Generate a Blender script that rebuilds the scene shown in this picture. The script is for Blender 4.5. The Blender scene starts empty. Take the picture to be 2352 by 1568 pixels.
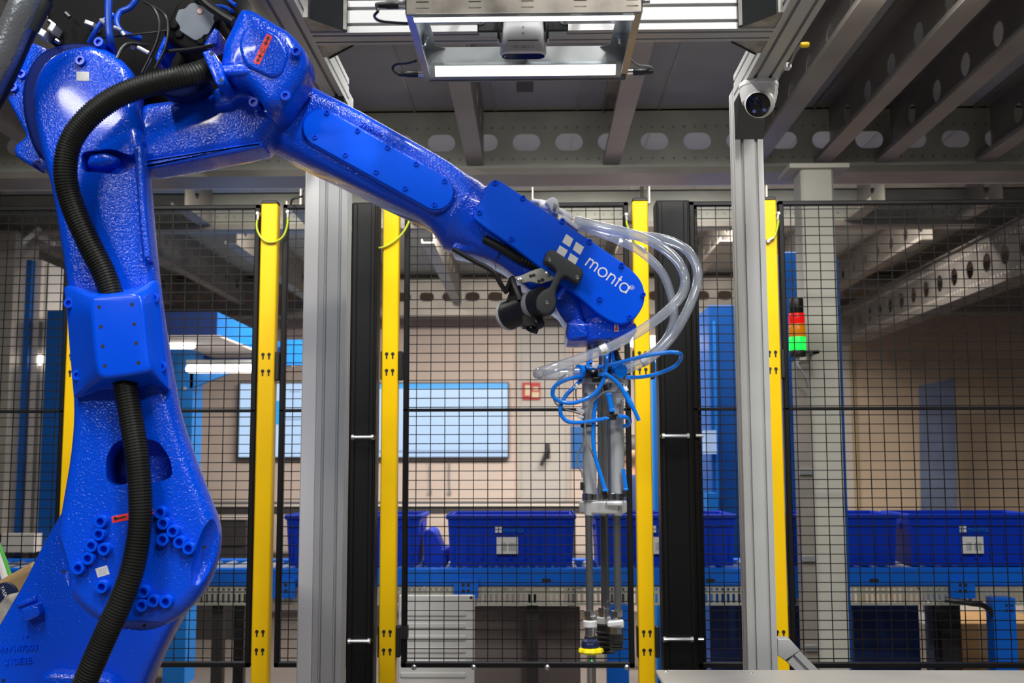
import bpy, bmesh, math, random
import numpy as np
from mathutils import Vector, Matrix
random.seed(7)
scn = bpy.context.scene
COL = scn.collection
# ------------------------------------------------------------------ camera
F = 2535.0                      # focal length in pixels of the 2352 x 1568 frame
CAMZ = 1.3
Yc = Vector((52, 281, F)).normalized()            # world +Y seen in camera axes (right, down, forward)
Zc = Vector((-58, -22858, F)); Zc = (Zc - Zc.dot(Yc) * Yc).normalized()
Xc = Yc.cross(Zc)
M3 = Matrix((Xc, Yc, Zc))                         # camera axes -> world
cam = bpy.data.cameras.new('camera')
camo = bpy.data.objects.new('camera', cam); COL.objects.link(camo)
r_, u_, b_ = M3 @ Vector((1, 0, 0)), M3 @ Vector((0, -1, 0)), M3 @ Vector((0, 0, -1))
camo.matrix_world = Matrix(((r_.x, u_.x, b_.x, 0), (r_.y, u_.y, b_.y, 0), (r_.z, u_.z, b_.z, CAMZ), (0, 0, 0, 1)))
cam.sensor_width = 36.0; cam.lens = F / 2352 * 36.0
cam.clip_start = 0.05; cam.clip_end = 100
cam.dof.use_dof = True; cam.dof.focus_distance = 2.75; cam.dof.aperture_fstop = 5.0
scn.camera = camo
# ------------------------------------------------------------------ view and light
scn.view_settings.view_transform = 'Standard'; scn.view_settings.look = 'None'
scn.view_settings.exposure = 0.0; scn.view_settings.gamma = 1.0; scn.view_settings.use_curve_mapping = False
wd = bpy.data.worlds.new('hall'); scn.world = wd; wd.use_nodes = True
wd.node_tree.nodes['Background'].inputs[0].default_value = (0.62, 0.68, 0.80, 1)
wd.node_tree.nodes['Background'].inputs[1].default_value = 0.06

def area(name, loc, rot, sx, sy, power, col=(1, 1, 1)):
    l = bpy.data.lights.new(name, 'AREA'); l.shape = 'RECTANGLE'; l.size = sx; l.size_y = sy
    l.energy = power; l.color = col
    o = bpy.data.objects.new(name, l); COL.objects.link(o); o.location = loc; o.rotation_euler = rot
    return o
R = math.radians
# hall luminaires over the open bay in front of the mezzanine (long battens, several metres up)
area('hall_luminaire', (-1.6, 0.3, 5.45), (R(14), R(-6), 0), 0.30, 3.0, 210, (1.0, 0.97, 0.92))
area('hall_luminaire', (0.9, 0.4, 5.45), (R(14), R(4), 0), 0.30, 3.0, 280, (0.95, 0.98, 1.0))
area('hall_luminaire', (2.0, -2.2, 4.4), (R(50), 0, R(22)), 1.2, 0.22, 95, (1.0, 0.95, 0.88))
area('hall_luminaire', (-2.5, -2.0, 3.5), (R(52), 0, R(-28)), 1.2, 0.20, 55, (1.0, 0.98, 0.95))
area('added_mezzanine_lamp', (-0.2, 3.12, 2.66), (R(20), 0, 0), 3.0, 0.12, 30, (1.0, 0.98, 0.94))  # added unseen lamp under the deck edge, brightens fence, beam and conveyor
# added lamps out of sight behind the cross beams, lighting conveyor and back wall
area('added_mezzanine_lamp', (0.0, 5.52, 2.80), (R(8), 0, 0), 3.4, 0.14, 62, (1.0, 0.94, 0.86))
area('added_mezzanine_lamp', (0.35, 6.55, 2.84), (R(30), 0, 0), 3.6, 0.16, 205, (1.0, 0.92, 0.84))
# ------------------------------------------------------------------ pixel <-> world
def W(px, py, Y):
    d = M3 @ Vector((px - 1176.0, py - 784.0, F))
    s = Y / d.y
    return Vector((d.x * s, Y, CAMZ + d.z * s))
def XZ(px, py, Y):
    p = W(px, py, Y); return (p.x, p.z)
def ZP(py, Y, px=1176): return W(px, py, Y).z
def XP(px, Y, py=1000): return W(px, py, Y).x
# ------------------------------------------------------------------ materials
MAT = {}
def mat(name, col, rough=0.5, metal=0.0, bump=0.0, bscale=200.0, var=0.0, vscale=6.0, coat=0.0, emit=0.0, ecol=None, spec=0.5, stretch=None):
    m = bpy.data.materials.new(name); m.use_nodes = True; nt = m.node_tree; b = nt.nodes['Principled BSDF']
    b.inputs['Base Color'].default_value = (*col, 1); b.inputs['Roughness'].default_value = rough
    b.inputs['Metallic'].default_value = metal; b.inputs['Coat Weight'].default_value = coat
    b.inputs['Coat Roughness'].default_value = 0.08
    b.inputs['Specular IOR Level'].default_value = spec
    if emit:
        b.inputs['Emission Color'].default_value = (*(ecol or col), 1); b.inputs['Emission Strength'].default_value = emit
    if bump or var:
        tc = nt.nodes.new('ShaderNodeTexCoord'); src = tc.outputs['Object']
        if stretch:
            mp = nt.nodes.new('ShaderNodeMapping'); mp.inputs['Scale'].default_value = stretch
            nt.links.new(src, mp.inputs['Vector']); src = mp.outputs['Vector']
    if bump:
        n = nt.nodes.new('ShaderNodeTexNoise'); n.inputs['Scale'].default_value = bscale; n.inputs['Detail'].default_value = 1.5
        bp = nt.nodes.new('ShaderNodeBump'); bp.inputs['Strength'].default_value = bump; bp.inputs['Distance'].default_value = 0.002
        nt.links.new(src, n.inputs['Vector']); nt.links.new(n.outputs['Fac'], bp.inputs['Height'])
        nt.links.new(bp.outputs['Normal'], b.inputs['Normal'])
    if var:
        n = nt.nodes.new('ShaderNodeTexNoise'); n.inputs['Scale'].default_value = vscale; n.inputs['Detail'].default_value = 4
        cr = nt.nodes.new('ShaderNodeValToRGB')
        lo = [max(0, c * (1 - var)) for c in col]; hi = [min(1, c * (1 + var)) for c in col]
        cr.color_ramp.elements[0].color = (*lo, 1); cr.color_ramp.elements[1].color = (*hi, 1)
        cr.color_ramp.elements[0].position = 0.3; cr.color_ramp.elements[1].position = 0.7
        nt.links.new(src, n.inputs['Vector']); nt.links.new(n.outputs['Fac'], cr.inputs['Fac'])
        nt.links.new(cr.outputs['Color'], b.inputs['Base Color'])
    MAT[name] = m; return m
mat('robot_cast', (0.0, 0.066, 0.70), 0.16, bump=0.75, bscale=250, coat=0.3, spec=0.4)
mat('robot_smooth', (0.0, 0.075, 0.78), 0.26, bump=0.04, bscale=120, coat=0.15, spec=0.25)
mat('robot_plate', (0.0, 0.100, 0.92), 0.42, bump=0.02, bscale=90, spec=0.12)
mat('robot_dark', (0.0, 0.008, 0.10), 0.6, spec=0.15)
mat('hose_black', (0.010, 0.011, 0.010), 0.45, var=0.5, vscale=7, spec=0.35)
mat('black_plastic', (0.012, 0.013, 0.014), 0.42, bump=0.05, bscale=150)
mat('bracket_black', (0.022, 0.027, 0.030), 0.55, bump=0.10, bscale=140)
mat('cable_black', (0.010, 0.010, 0.011), 0.4)
mat('fence_black', (0.0045, 0.0045, 0.005), 0.42, spec=0.3)
mat('fence_yellow', (0.82, 0.50, 0.0), 0.38, var=0.05, vscale=4, spec=0.3)
mat('aluminium', (0.49, 0.495, 0.49), 0.5, metal=0.3, var=0.05, vscale=3)
mat('groove_dark', (0.10, 0.105, 0.11), 0.5, metal=0.5)
mat('aluminium_plain', (0.74, 0.73, 0.72), 0.5, metal=0.2)
mat('cast_aluminium', (0.40, 0.38, 0.34), 0.55, metal=0.5, var=0.35, vscale=25, bump=0.15, bscale=120)
mat('galvanised', (0.50, 0.53, 0.54), 0.30, metal=0.9, var=0.12, vscale=14)
mat('galv_stained', (0.36, 0.33, 0.29), 0.40, metal=0.7, var=0.5, vscale=12)
mat('steel_grey', (0.43, 0.44, 0.38), 0.45, metal=0.3, var=0.15, vscale=5)
mat('steel_flange', (0.31, 0.285, 0.25), 0.45, metal=0.4, var=0.12, vscale=4)
mat('deck_grey', (0.47, 0.48, 0.44), 0.6, var=0.06, vscale=5)
mat('table_steel', (0.52, 0.50, 0.46), 0.38, metal=0.3, var=0.12, vscale=4)
mat('chrome', (0.72, 0.73, 0.74), 0.16, metal=1.0)
mat('zinc', (0.62, 0.66, 0.70), 0.28, metal=0.95)
mat('anodised', (0.50, 0.52, 0.54), 0.38, metal=0.35)
mat('anod_light', (0.70, 0.71, 0.71), 0.45, metal=0.3, bump=0.05, bscale=300)
mat('rod_grey', (0.17, 0.175, 0.18), 0.32, metal=0.7)
mat('rubber', (0.012, 0.012, 0.013), 0.5)
mat('cup_navy', (0.008, 0.015, 0.06), 0.35)
mat('cup_yellow', (0.80, 0.68, 0.0), 0.5)
mat('white_plastic', (0.80, 0.80, 0.79), 0.35)
mat('grey_plastic', (0.52, 0.55, 0.55), 0.4)
mat('white_print', (0.92, 0.92, 0.92), 0.5)
mat('label_white', (0.66, 0.67, 0.66), 0.55, var=0.08, vscale=300)
mat('black_print', (0.01, 0.01, 0.01), 0.5)
mat('grey_print', (0.28, 0.29, 0.30), 0.5)
mat('red_label', (0.85, 0.04, 0.035), 0.45)
mat('tan_label', (0.50, 0.36, 0.20), 0.5)
mat('lens_black', (0.004, 0.005, 0.008), 0.08)
mat('air_blue', (0.0, 0.21, 0.88), 0.25, coat=0.3)
mat('cable_blue', (0.003, 0.06, 0.50), 0.35)
mat('cable_grey', (0.20, 0.21, 0.21), 0.4)
mat('cable_green', (0.10, 0.50, 0.08), 0.4)
mat('earth_green', (0.42, 0.50, 0.01), 0.4)
mat('led_white', (1, 1, 1), 0.4, emit=3.0, ecol=(0.95, 0.97, 1.0))
mat('lamp_warm', (1, 0.95, 0.88), 0.4, emit=6.0, ecol=(1.0, 0.90, 0.78))
mat('screen_white', (0.02, 0.02, 0.02), 0.3, emit=0.95, ecol=(0.52, 0.72, 1.0))
mat('screen_cyan', (0.02, 0.02, 0.02), 0.3, emit=0.9, ecol=(0.02, 0.42, 0.95))
mat('screen_grey', (0.02, 0.02, 0.02), 0.3, emit=0.75, ecol=(0.40, 0.55, 0.85))
mat('bezel', (0.03, 0.03, 0.035), 0.4)
mat('wall_paint', (0.72, 0.60, 0.525), 0.75, var=0.04, vscale=2)
mat('hall_dark', (0.10, 0.10, 0.11), 0.8)
mat('wall_tan', (0.55, 0.425, 0.305), 0.75, var=0.04, vscale=2)
mat('door_grey', (0.55, 0.52, 0.48), 0.6)
mat('floor_brown', (0.13, 0.112, 0.10), 0.5, var=0.1, vscale=3)
mat('bin_blue', (0.0, 0.036, 0.48), 0.45, spec=0.25)
mat('rail_blue', (0.0, 0.12, 0.62), 0.45, spec=0.3)
mat('machine_blue', (0.0, 0.065, 0.28), 0.45, spec=0.3)
mat('machine_light', (0.008, 0.16, 0.52), 0.45, spec=0.3)
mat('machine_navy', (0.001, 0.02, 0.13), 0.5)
mat('cream', (0.52, 0.47, 0.42), 0.5)
mat('column_beige', (0.52, 0.51, 0.45), 0.6)
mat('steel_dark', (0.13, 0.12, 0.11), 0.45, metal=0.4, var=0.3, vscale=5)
mat('bench_dark', (0.025, 0.022, 0.022), 0.5)
mat('panel_brown', (0.17, 0.135, 0.125), 0.55)
mat('cardboard', (0.42, 0.25, 0.11), 0.8, var=0.08, vscale=20)
mat('banner_navy', (0.10, 0.125, 0.20), 0.6, var=0.25, vscale=3)
mat('sign_red', (0.55, 0.02, 0.02), 0.5)
mat('sign_cream', (0.75, 0.62, 0.40), 0.5)
mat('sign_blue', (0.0, 0.13, 0.45), 0.5)
mat('skin', (0.42, 0.22, 0.14), 0.55)
mat('cloth_blue', (0.01, 0.03, 0.12), 0.8)
mat('hair', (0.02, 0.014, 0.01), 0.6)
mat('gold_trim', (0.45, 0.34, 0.18), 0.5)
mat('stack_red', (0.5, 0.0, 0.0), 0.3, emit=0.55, ecol=(1.0, 0.01, 0.01))
mat('stack_amber', (0.6, 0.2, 0.0), 0.3, emit=0.25, ecol=(1.0, 0.28, 0.0))
mat('stack_green', (0.0, 0.5, 0.05), 0.3, emit=0.9, ecol=(0.02, 1.0, 0.10))
mat('connector_yellow', (0.75, 0.50, 0.0), 0.4)
mat('green_led', (0, 0.6, 0.1), 0.3, emit=1.0, ecol=(0.0, 1.0, 0.15))
mat('motor_tan', (0.36, 0.235, 0.10), 0.5)
mat('motor_black', (0.004, 0.004, 0.0045), 0.6, spec=0.15)
mat('motor_plate', (0.17, 0.21, 0.26), 0.45)
mat('braid', (0.24, 0.26, 0.28), 0.30, metal=0.6, bump=0.6, bscale=160)
def clear_mat(name, tint, body):
    m = bpy.data.materials.new(name); m.use_nodes = True; nt = m.node_tree; nt.nodes.clear()
    out = nt.nodes.new('ShaderNodeOutputMaterial'); tr = nt.nodes.new('ShaderNodeBsdfTransparent'); tr.inputs[0].default_value = (*tint, 1)
    gl = nt.nodes.new('ShaderNodeBsdfGlossy'); gl.inputs['Roughness'].default_value = 0.10
    df = nt.nodes.new('ShaderNodeBsdfTranslucent'); df.inputs[0].default_value = (0.85, 0.92, 1, 1)
    d2 = nt.nodes.new('ShaderNodeBsdfDiffuse'); d2.inputs[0].default_value = (0.80, 0.86, 0.92, 1)
    lw = nt.nodes.new('ShaderNodeLayerWeight'); lw.inputs['Blend'].default_value = 0.32
    a0 = nt.nodes.new('ShaderNodeMixShader'); a0.inputs[0].default_value = 0.6
    a = nt.nodes.new('ShaderNodeMixShader'); a.inputs[0].default_value = body
    c = nt.nodes.new('ShaderNodeMixShader')
    nt.links.new(df.outputs[0], a0.inputs[1]); nt.links.new(d2.outputs[0], a0.inputs[2])
    nt.links.new(tr.outputs[0], a.inputs[1]); nt.links.new(a0.outputs[0], a.inputs[2])
    nt.links.new(lw.outputs['Facing'], c.inputs[0]); nt.links.new(a.outputs[0], c.inputs[1]); nt.links.new(gl.outputs[0], c.inputs[2])
    nt.links.new(c.outputs[0], out.inputs[0]); MAT[name] = m
clear_mat('clear_tube', (0.95, 0.97, 1.0), 0.30)
# ------------------------------------------------------------------ object helpers
ORG = {}
def tag(o, label=None, cat=None, group=None, kind=None):
    if label: o['label'] = label
    if cat: o['category'] = cat
    if group: o['group'] = group
    if kind: o['kind'] = kind
    return o
def thing(name, loc, label, cat, group=None):
    o = bpy.data.objects.new(name, None); COL.objects.link(o); o.location = loc; o.empty_display_size = 0.1
    ORG[o] = Vector(loc); return tag(o, label, cat, group)
BASE = {}
class MB:
    def __init__(s): s.v = []; s.f = []
    def add(s, vs, fs):
        n = len(s.v); s.v += [Vector(v) for v in vs]; s.f += [[i + n for i in f] for f in fs]
    def box(s, a, b):
        x0, y0, z0 = a; x1, y1, z1 = b
        s.add([(x0,y0,z0),(x1,y0,z0),(x1,y1,z0),(x0,y1,z0),(x0,y0,z1),(x1,y0,z1),(x1,y1,z1),(x0,y1,z1)],
              [(0,3,2,1),(4,5,6,7),(0,1,5,4),(1,2,6,5),(2,3,7,6),(3,0,4,7)])
        return s
    def pbox(s, x0, y0, x1, y1, Ya, Yb):           # pixel rectangle at Ya, extruded straight back to Yb
        a = W(x0, y1, Ya); b = W(x1, y0, Ya)
        xm0 = W(x0, (y0 + y1) / 2, Ya).x; xm1 = W(x1, (y0 + y1) / 2, Ya).x
        return s.box((xm0, Ya, a.z), (xm1, Yb, b.z))
    def bbox(s, a, b, r=0.004):                    # box with chamfered edges along all 12 edges
        c = [(a[i] + b[i]) / 2 for i in range(3)]; h = [abs(b[i] - a[i]) / 2 for i in range(3)]
        r = min(r, min(h) * 0.9); vs = []; idx = {}
        for ax in range(3):
            for sx in (-1, 1):
                for sy in (-1, 1):
                    for sz in (-1, 1):
                        sg = (sx, sy, sz)
                        idx[(ax, sg)] = len(vs)
                        vs.append([c[i] + sg[i] * (h[i] if i == ax else h[i] - r) for i in range(3)])
        fs = []
        for ax in range(3):
            o1, o2 = [i for i in range(3) if i != ax]
            for sg in (-1, 1):
                q = []
                for (p, qq) in ((-1, -1), (1, -1), (1, 1), (-1, 1)):
                    t = [0, 0, 0]; t[ax] = sg; t[o1] = p; t[o2] = qq; q.append(idx[(ax, tuple(t))])
                fs.append(q)
        for ax in range(3):
            o1, o2 = [i for i in range(3) if i != ax]
            for p in (-1, 1):
                for qq in (-1, 1):
                    q = []
                    for (aa, e) in ((o1, -1), (o1, 1), (o2, 1), (o2, -1)):
                        t = [0, 0, 0]; t[o1] = p; t[o2] = qq; t[ax] = e; q.append(idx[(aa, tuple(t))])
                    fs.append(q)
        for sx in (-1, 1):
            for sy in (-1, 1):
                for sz in (-1, 1): fs.append([idx[(k, (sx, sy, sz))] for k in range(3)])
        s.add(vs, fs); return s
    def rings(s, rs, cap0=True, cap1=True, closed=False):
        n = len(rs[0]); m = len(rs); vs = [p for r in rs for p in r]; fs = []
        for k in range(m if closed else m - 1):
            a = k * n; b = ((k + 1) % m) * n
            for i in range(n): j = (i + 1) % n; fs.append((a + i, a + j, b + j, b + i))
        if not closed:
            if cap0: fs.append(tuple(range(n - 1, -1, -1)))
            if cap1: fs.append(tuple(range((m - 1) * n, m * n)))
        s.add(vs, fs); return s
    def lathe(s, c, axis, prof, n=24, ref=None):   # prof: [(radius, distance along axis)]
        c = Vector(c); ax = Vector(axis).normalized(); t = Vector(ref) if ref else (Vector((0, 0, 1)) if abs(ax.z) < 0.9 else Vector((1, 0, 0)))
        u = ax.cross(t).normalized(); v = ax.cross(u)
        rs = [[c + ax * d + (u * math.cos(2*math.pi*i/n) + v * math.sin(2*math.pi*i/n)) * r for i in range(n)] for r, d in prof]
        return s.rings(rs, prof[0][0] > 1e-6, prof[-1][0] > 1e-6)
    def cyl(s, a, b, r, n=16, r2=None):
        a = Vector(a); b = Vector(b); return s.lathe(a, b - a, [(r, 0), (r if r2 is None else r2, (b - a).length)], n)
    def tube(s, pts, r, n=10, closed=False):
        pts = [Vector(p) for p in pts]; m = len(pts); rs = []; u = None
        for i, p in enumerate(pts):
            if closed: t = pts[(i+1) % m] - pts[i-1]
            else: t = pts[min(i+1, m-1)] - pts[max(i-1, 0)]
            if t.length < 1e-9: t = Vector((0, 0, 1))
            t.normalize()
            if u is None:
                u = t.cross(Vector((0, 1, 0)));
                if u.length < 1e-3: u = t.cross(Vector((1, 0, 0)))
            u = (u - t * u.dot(t))
            if u.length < 1e-6: u = t.orthogonal()
            u.normalize()
            w = t.cross(u); rr = r[i] if isinstance(r, (list, tuple)) else r
            rs.append([p + (u * math.cos(2*math.pi*k/n) + w * math.sin(2*math.pi*k/n)) * rr for k in range(n)])
        return s.rings(rs, closed=closed)
    def prism(s, poly, Ya, Yb):                    # poly of (x,z)
        if sum(poly[i][0]*poly[(i+1) % len(poly)][1] - poly[(i+1) % len(poly)][0]*poly[i][1] for i in range(len(poly))) < 0: poly = poly[::-1]
        s.rings([[(x, Yb, z) for x, z in poly][::-1], [(x, Ya, z) for x, z in poly][::-1]]); return s
    def extr(s, poly, p0, axis, u, v, L):          # 2-D outline (u,v) extruded along axis
        p0 = Vector(p0); ax = Vector(axis); u = Vector(u); v = Vector(v)
        a = [p0 + u * x + v * y for x, y in poly]; b = [q + ax * L for q in a]
        return s.rings([a, b])
    def mesh(s, name, mt, off=Vector((0, 0, 0)), smooth=35):
        me = bpy.data.meshes.new(name)
        bm = bmesh.new(); vs = [bm.verts.new(v - off) for v in s.v]
        for f in s.f:
            try: bm.faces.new([vs[i] for i in f])
            except ValueError: pass
        bmesh.ops.recalc_face_normals(bm, faces=bm.faces)
        bm.to_mesh(me); bm.free()
        me.materials.append(MAT[mt] if isinstance(mt, str) else mt)
        if smooth:
            me.polygons.foreach_set('use_smooth', [True] * len(me.polygons)); me.set_sharp_from_angle(angle=R(smooth))
        return me
    def build(s, name, mt, parent=None, kind=None, label=None, smooth=35):
        if parent is None:
            xs = [v.x for v in s.v]; ys = [v.y for v in s.v]; zs = [v.z for v in s.v]
            off = Vector(((min(xs)+max(xs))/2, (min(ys)+max(ys))/2, min(zs)))
            o = bpy.data.objects.new(name, s.mesh(name, mt, off, smooth)); COL.objects.link(o); o.location = off
            BASE[o] = off; ORG[o] = off
        else:
            base = BASE.get(parent, ORG[parent])
            o = bpy.data.objects.new(name, s.mesh(name, mt, base, smooth)); COL.objects.link(o); o.parent = parent
            BASE[o] = base; ORG[o] = base
        if kind: o['kind'] = kind
        if label: o['label'] = label
        return o
def inst(name, me, parent, loc, rot=None):         # a copy that shares mesh data
    base = BASE.get(parent, ORG[parent])
    o = bpy.data.objects.new(name, me); COL.objects.link(o); o.parent = parent; o.location = Vector(loc) - base
    if rot: o.rotation_euler = rot
    BASE[o] = Vector(loc); ORG[o] = Vector(loc); return o
def struct(mb, name, mt, smooth=35): return mb.build(name, mt, None, kind='structure', smooth=smooth)
def cat_open(pts, n=8):
    P = [Vector(p) for p in pts]; out = []
    for i in range(len(P) - 1):
        p0 = P[i-1] if i else P[0]*2 - P[1]; p1 = P[i]; p2 = P[i+1]; p3 = P[i+2] if i + 2 < len(P) else P[-1]*2 - P[-2]
        for k in range(n):
            t = k / n; out.append(0.5 * ((2*p1) + (p2 - p0)*t + (2*p0 - 5*p1 + 4*p2 - p3)*t*t + (3*p1 - p0 - 3*p2 + p3)*t**3))
    out.append(P[-1]); return out
def cat_closed(pts, n=5):
    P = [Vector(p) for p in pts]; m = len(P); out = []
    for i in range(m):
        p0, p1, p2, p3 = P[i-1], P[i], P[(i+1) % m], P[(i+2) % m]
        for k in range(n):
            t = k / n; out.append(tuple(0.5 * ((2*p1) + (p2 - p0)*t + (2*p0 - 5*p1 + 4*p2 - p3)*t*t + (3*p1 - p0 - 3*p2 + p3)*t**3)))
    return out
def fillet(pts, rad, n=4):
    out = []; m = len(pts)
    for i in range(m):
        p = Vector(pts[i][:2]); a = Vector(pts[i-1][:2]); b = Vector(pts[(i+1) % m][:2]); r = pts[i][2] if len(pts[i]) > 2 else rad
        da = (a - p); db = (b - p); t1 = min(r, da.length * .48); t2 = min(r, db.length * .48)
        q0 = p + da.normalized() * t1; q1 = p + db.normalized() * t2
        for k in range(n + 1):
            t = k / n; out.append(tuple(q0 * (1-t)**2 + p * 2*t*(1-t) + q1 * t*t))
    return out
def ccw(p): return p if sum(p[i][0]*p[(i+1) % len(p)][1] - p[(i+1) % len(p)][0]*p[i][1] for i in range(len(p))) > 0 else p[::-1]
def inset(poly, d):
    """move an outline inwards by d; where the offset would fold over itself the folded run is drawn straight"""
    if d < 1e-9: return list(poly)
    n = len(poly); out = []
    for i in range(n):
        a = Vector(poly[i-1]); p = Vector(poly[i]); b = Vector(poly[(i+1) % n])
        e1 = (p - a); e2 = (b - p)
        if e1.length < 1e-9: e1 = (b - a)
        if e2.length < 1e-9: e2 = (b - a)
        n1 = Vector((-e1.y, e1.x)).normalized(); n2 = Vector((-e2.y, e2.x)).normalized(); mm = n1 + n2
        if mm.length < 1e-3: mm = n1.copy()
        mm.normalize(); k = 1 / max(0.6, mm.dot(n1)); out.append(tuple(p + mm * d * k))
    A = np.array(poly); B = np.roll(A, -1, 0); AB = B - A; L2 = np.maximum((AB**2).sum(1), 1e-18)
    Q = np.array(out); t = np.clip(((Q[:, None] - A[None])*AB[None]).sum(2)/L2[None], 0, 1)
    dist = np.sqrt((((A[None] + t[..., None]*AB[None]) - Q[:, None])**2).sum(2)).min(1)
    y = Q[:, 1][:, None]; x = Q[:, 0][:, None]
    cross = ((A[None, :, 1] > y) != (B[None, :, 1] > y)) & (x < (B[:, 0] - A[:, 0])[None]*(y - A[:, 1][None])/np.where(np.abs(B[:, 1] - A[:, 1]) < 1e-12, 1e-12, B[:, 1] - A[:, 1])[None] + A[:, 0][None])
    ok = (dist > d*0.96) & (cross.sum(1) % 2 == 1)
    if ok.all() or ok.sum() < 3: return out
    good = [i for i in range(n) if ok[i]]; res = list(out)
    for gi, i in enumerate(good):
        j = good[(gi + 1) % len(good)]; gap = (j - i) % n
        for k in range(1, gap): res[(i + k) % n] = tuple(Q[i]*(1 - k/gap) + Q[j]*(k/gap))
    return res
def slab_mb(px, Yf, Yb, r=0.004, seg=4, mb=None, rb=0.0):
    """outline in photo pixels at depth Yf, extruded straight back to Yb, front edge rounded by r metres"""
    poly = ccw([XZ(x, y, Yf) for x, y in px]); mb = mb or MB(); rs = []
    if rb:
        for k in range(seg, -1, -1):
            a = math.pi/2*k/seg; rs.append([(x, Yb - rb*(1 - math.sin(a)), z) for x, z in inset(poly, rb*(1 - math.cos(a)))])
    else: rs.append([(x, Yb, z) for x, z in poly])
    for k in range(seg + 1):
        a = math.pi/2*k/seg; rs.append([(x, Yf + r*(1 - math.sin(a)), z) for x, z in inset(poly, r*(1 - math.cos(a)))])
    return mb.rings(rs)
def slab(name, px, Yf, Yb, r, mt, parent, seg=4, rb=0.0, **k): return slab_mb(px, Yf, Yb, r, seg, rb=rb).build(name, mt, parent, **k)
def cut(o, cutters):
    tmp = []
    for c in cutters:
        me = c.mesh('cutter', 'robot_dark', BASE.get(o, Vector()), 0); t = bpy.data.objects.new('cutter', me); COL.objects.link(t)
        t.parent = o.parent; t.location = o.location; tmp.append(t)
        md = o.modifiers.new('cut', 'BOOLEAN'); md.operation = 'DIFFERENCE'; md.object = t; md.solver = 'EXACT'
    bpy.context.view_layer.update()
    dg = bpy.context.evaluated_depsgraph_get(); me = bpy.data.meshes.new_from_object(o.evaluated_get(dg))
    o.modifiers.clear(); old = o.data; o.data = me
    me.polygons.foreach_set('use_smooth', [True] * len(me.polygons)); me.set_sharp_from_angle(angle=R(32))
    for t in tmp: bpy.data.objects.remove(t)
    return o
def disc_px(cx, cy, r, n=16, ry=None): return [(cx + r*math.cos(2*math.pi*i/n), cy + (ry or r)*math.sin(2*math.pi*i/n)) for i in range(n)]
def rect_px(cx, cy, w, h, ang=0):
    c, s_ = math.cos(R(ang)), math.sin(R(ang))
    return [(cx + x*c - y*s_, cy + x*s_ + y*c) for x, y in ((-w/2, -h/2), (w/2, -h/2), (w/2, h/2), (-w/2, h/2))]
def text_mb(txt, ox, oy, size, ang, Y, ext=0.0, align='LEFT', shear=0.0, mb=None):
    """lettering whose baseline starts at photo pixel (ox,oy), cap size in pixels, lying flat at depth Y"""
    cu = bpy.data.curves.new('t', 'FONT'); cu.body = txt; cu.size = size; cu.align_x = align; cu.resolution_u = 3; cu.shear = shear
    cu.extrude = 1.0 if ext else 0.0
    o = bpy.data.objects.new('t', cu); COL.objects.link(o); dg = bpy.context.evaluated_depsgraph_get()
    me = bpy.data.meshes.new_from_object(o.evaluated_get(dg)); c, s_ = math.cos(R(ang)), math.sin(R(ang)); mb = mb or MB(); vs = []
    for v in me.vertices:
        px = ox + v.co.x*c + v.co.y*s_; py = oy + v.co.x*s_ - v.co.y*c; p = W(px, py, Y)
        p.y -= v.co.z * ext; vs.append(p)
    mb.add(vs, [tuple(p.vertices) for p in me.polygons]); bpy.data.objects.remove(o); bpy.data.meshes.remove(me); return mb
def flat_mb(polys, Y, mb=None, t=0.0006):
    mb = mb or MB()
    for p in polys: mb.prism([XZ(x, y, Y) for x, y in p], Y, Y + t)
    return mb
def stroke_polys(pts, w):                           # pen strokes in pixels -> quads with mitred joints
    L = []; Rr = []; n = len(pts)
    for i, p in enumerate(pts):
        p = Vector(p); a = Vector(pts[max(i-1, 0)]); b = Vector(pts[min(i+1, n-1)]); t = (b - a).normalized(); nn = Vector((-t.y, t.x)) * w/2
        L.append(p + nn); Rr.append(p - nn)
    return [[tuple(L[i]), tuple(L[i+1]), tuple(Rr[i+1]), tuple(Rr[i])] for i in range(n - 1)]
def screw_mesh(name, r, h, mt, n=14, hexr=0.5, depth=0.6):   # round socket head facing -Y with a sunk hexagon
    mb = MB(); hr = r * hexr
    def ring(rad, y, k=n): return [(rad*math.cos(2*math.pi*i/k), y, rad*math.sin(2*math.pi*i/k)) for i in range(k)]
    mb.rings([ring(r, 0), ring(r, -h*.8), ring(r*.88, -h), ring(hr, -h), ring(hr*.95, -h*(1-depth))], cap0=True, cap1=True)
    return mb.mesh(name, mt)
# ================================================================== THE SETTING
YW = 10.0                                            # back wall
m = MB().box((-7.5, -3.2, -0.08), (7.5, YW, 0.0)); struct(m, 'floor', 'floor_brown')
xs = XP(1948, YW)
struct(MB().box((-7.5, YW, 0), (xs, YW + .12, 3.05)), 'wall_back', 'wall_paint')
wr = struct(MB().box((xs, YW, 0), (7.5, YW + .12, 3.05)), 'wall_back_right', 'wall_tan')
struct(MB().box((-7.6, -3.2, 0), (-7.5, YW + .12, 5.6)), 'wall_left', 'hall_dark')
struct(MB().box((7.5, -3.2, 0), (7.6, YW + .12, 5.6)), 'wall_right', 'hall_dark')
struct(MB().box((-7.6, -3.3, 0), (7.6, -3.2, 5.6)), 'wall_front', 'hall_dark')
struct(MB().pbox(1936, 715, 1962, 1500, YW - .05, YW), 'trim_1', 'cream')
struct(MB().pbox(1962, 715, 1972, 1500, YW - .04, YW), 'trim_2', 'gold_trim')
ZD = 2.94; ZB = 2.61; ZJ = 2.675                      # mezzanine deck underside, cross-beam bottom, joist bottom
deck = struct(MB().box((-7.5, 3.0, ZD), (7.5, YW, ZD + .05)), 'ceiling', 'deck_grey')
struct(MB().box((-7.6, -3.3, 5.6), (7.6, 3.6, 5.7)), 'ceiling_hall', 'hall_dark')
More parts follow.
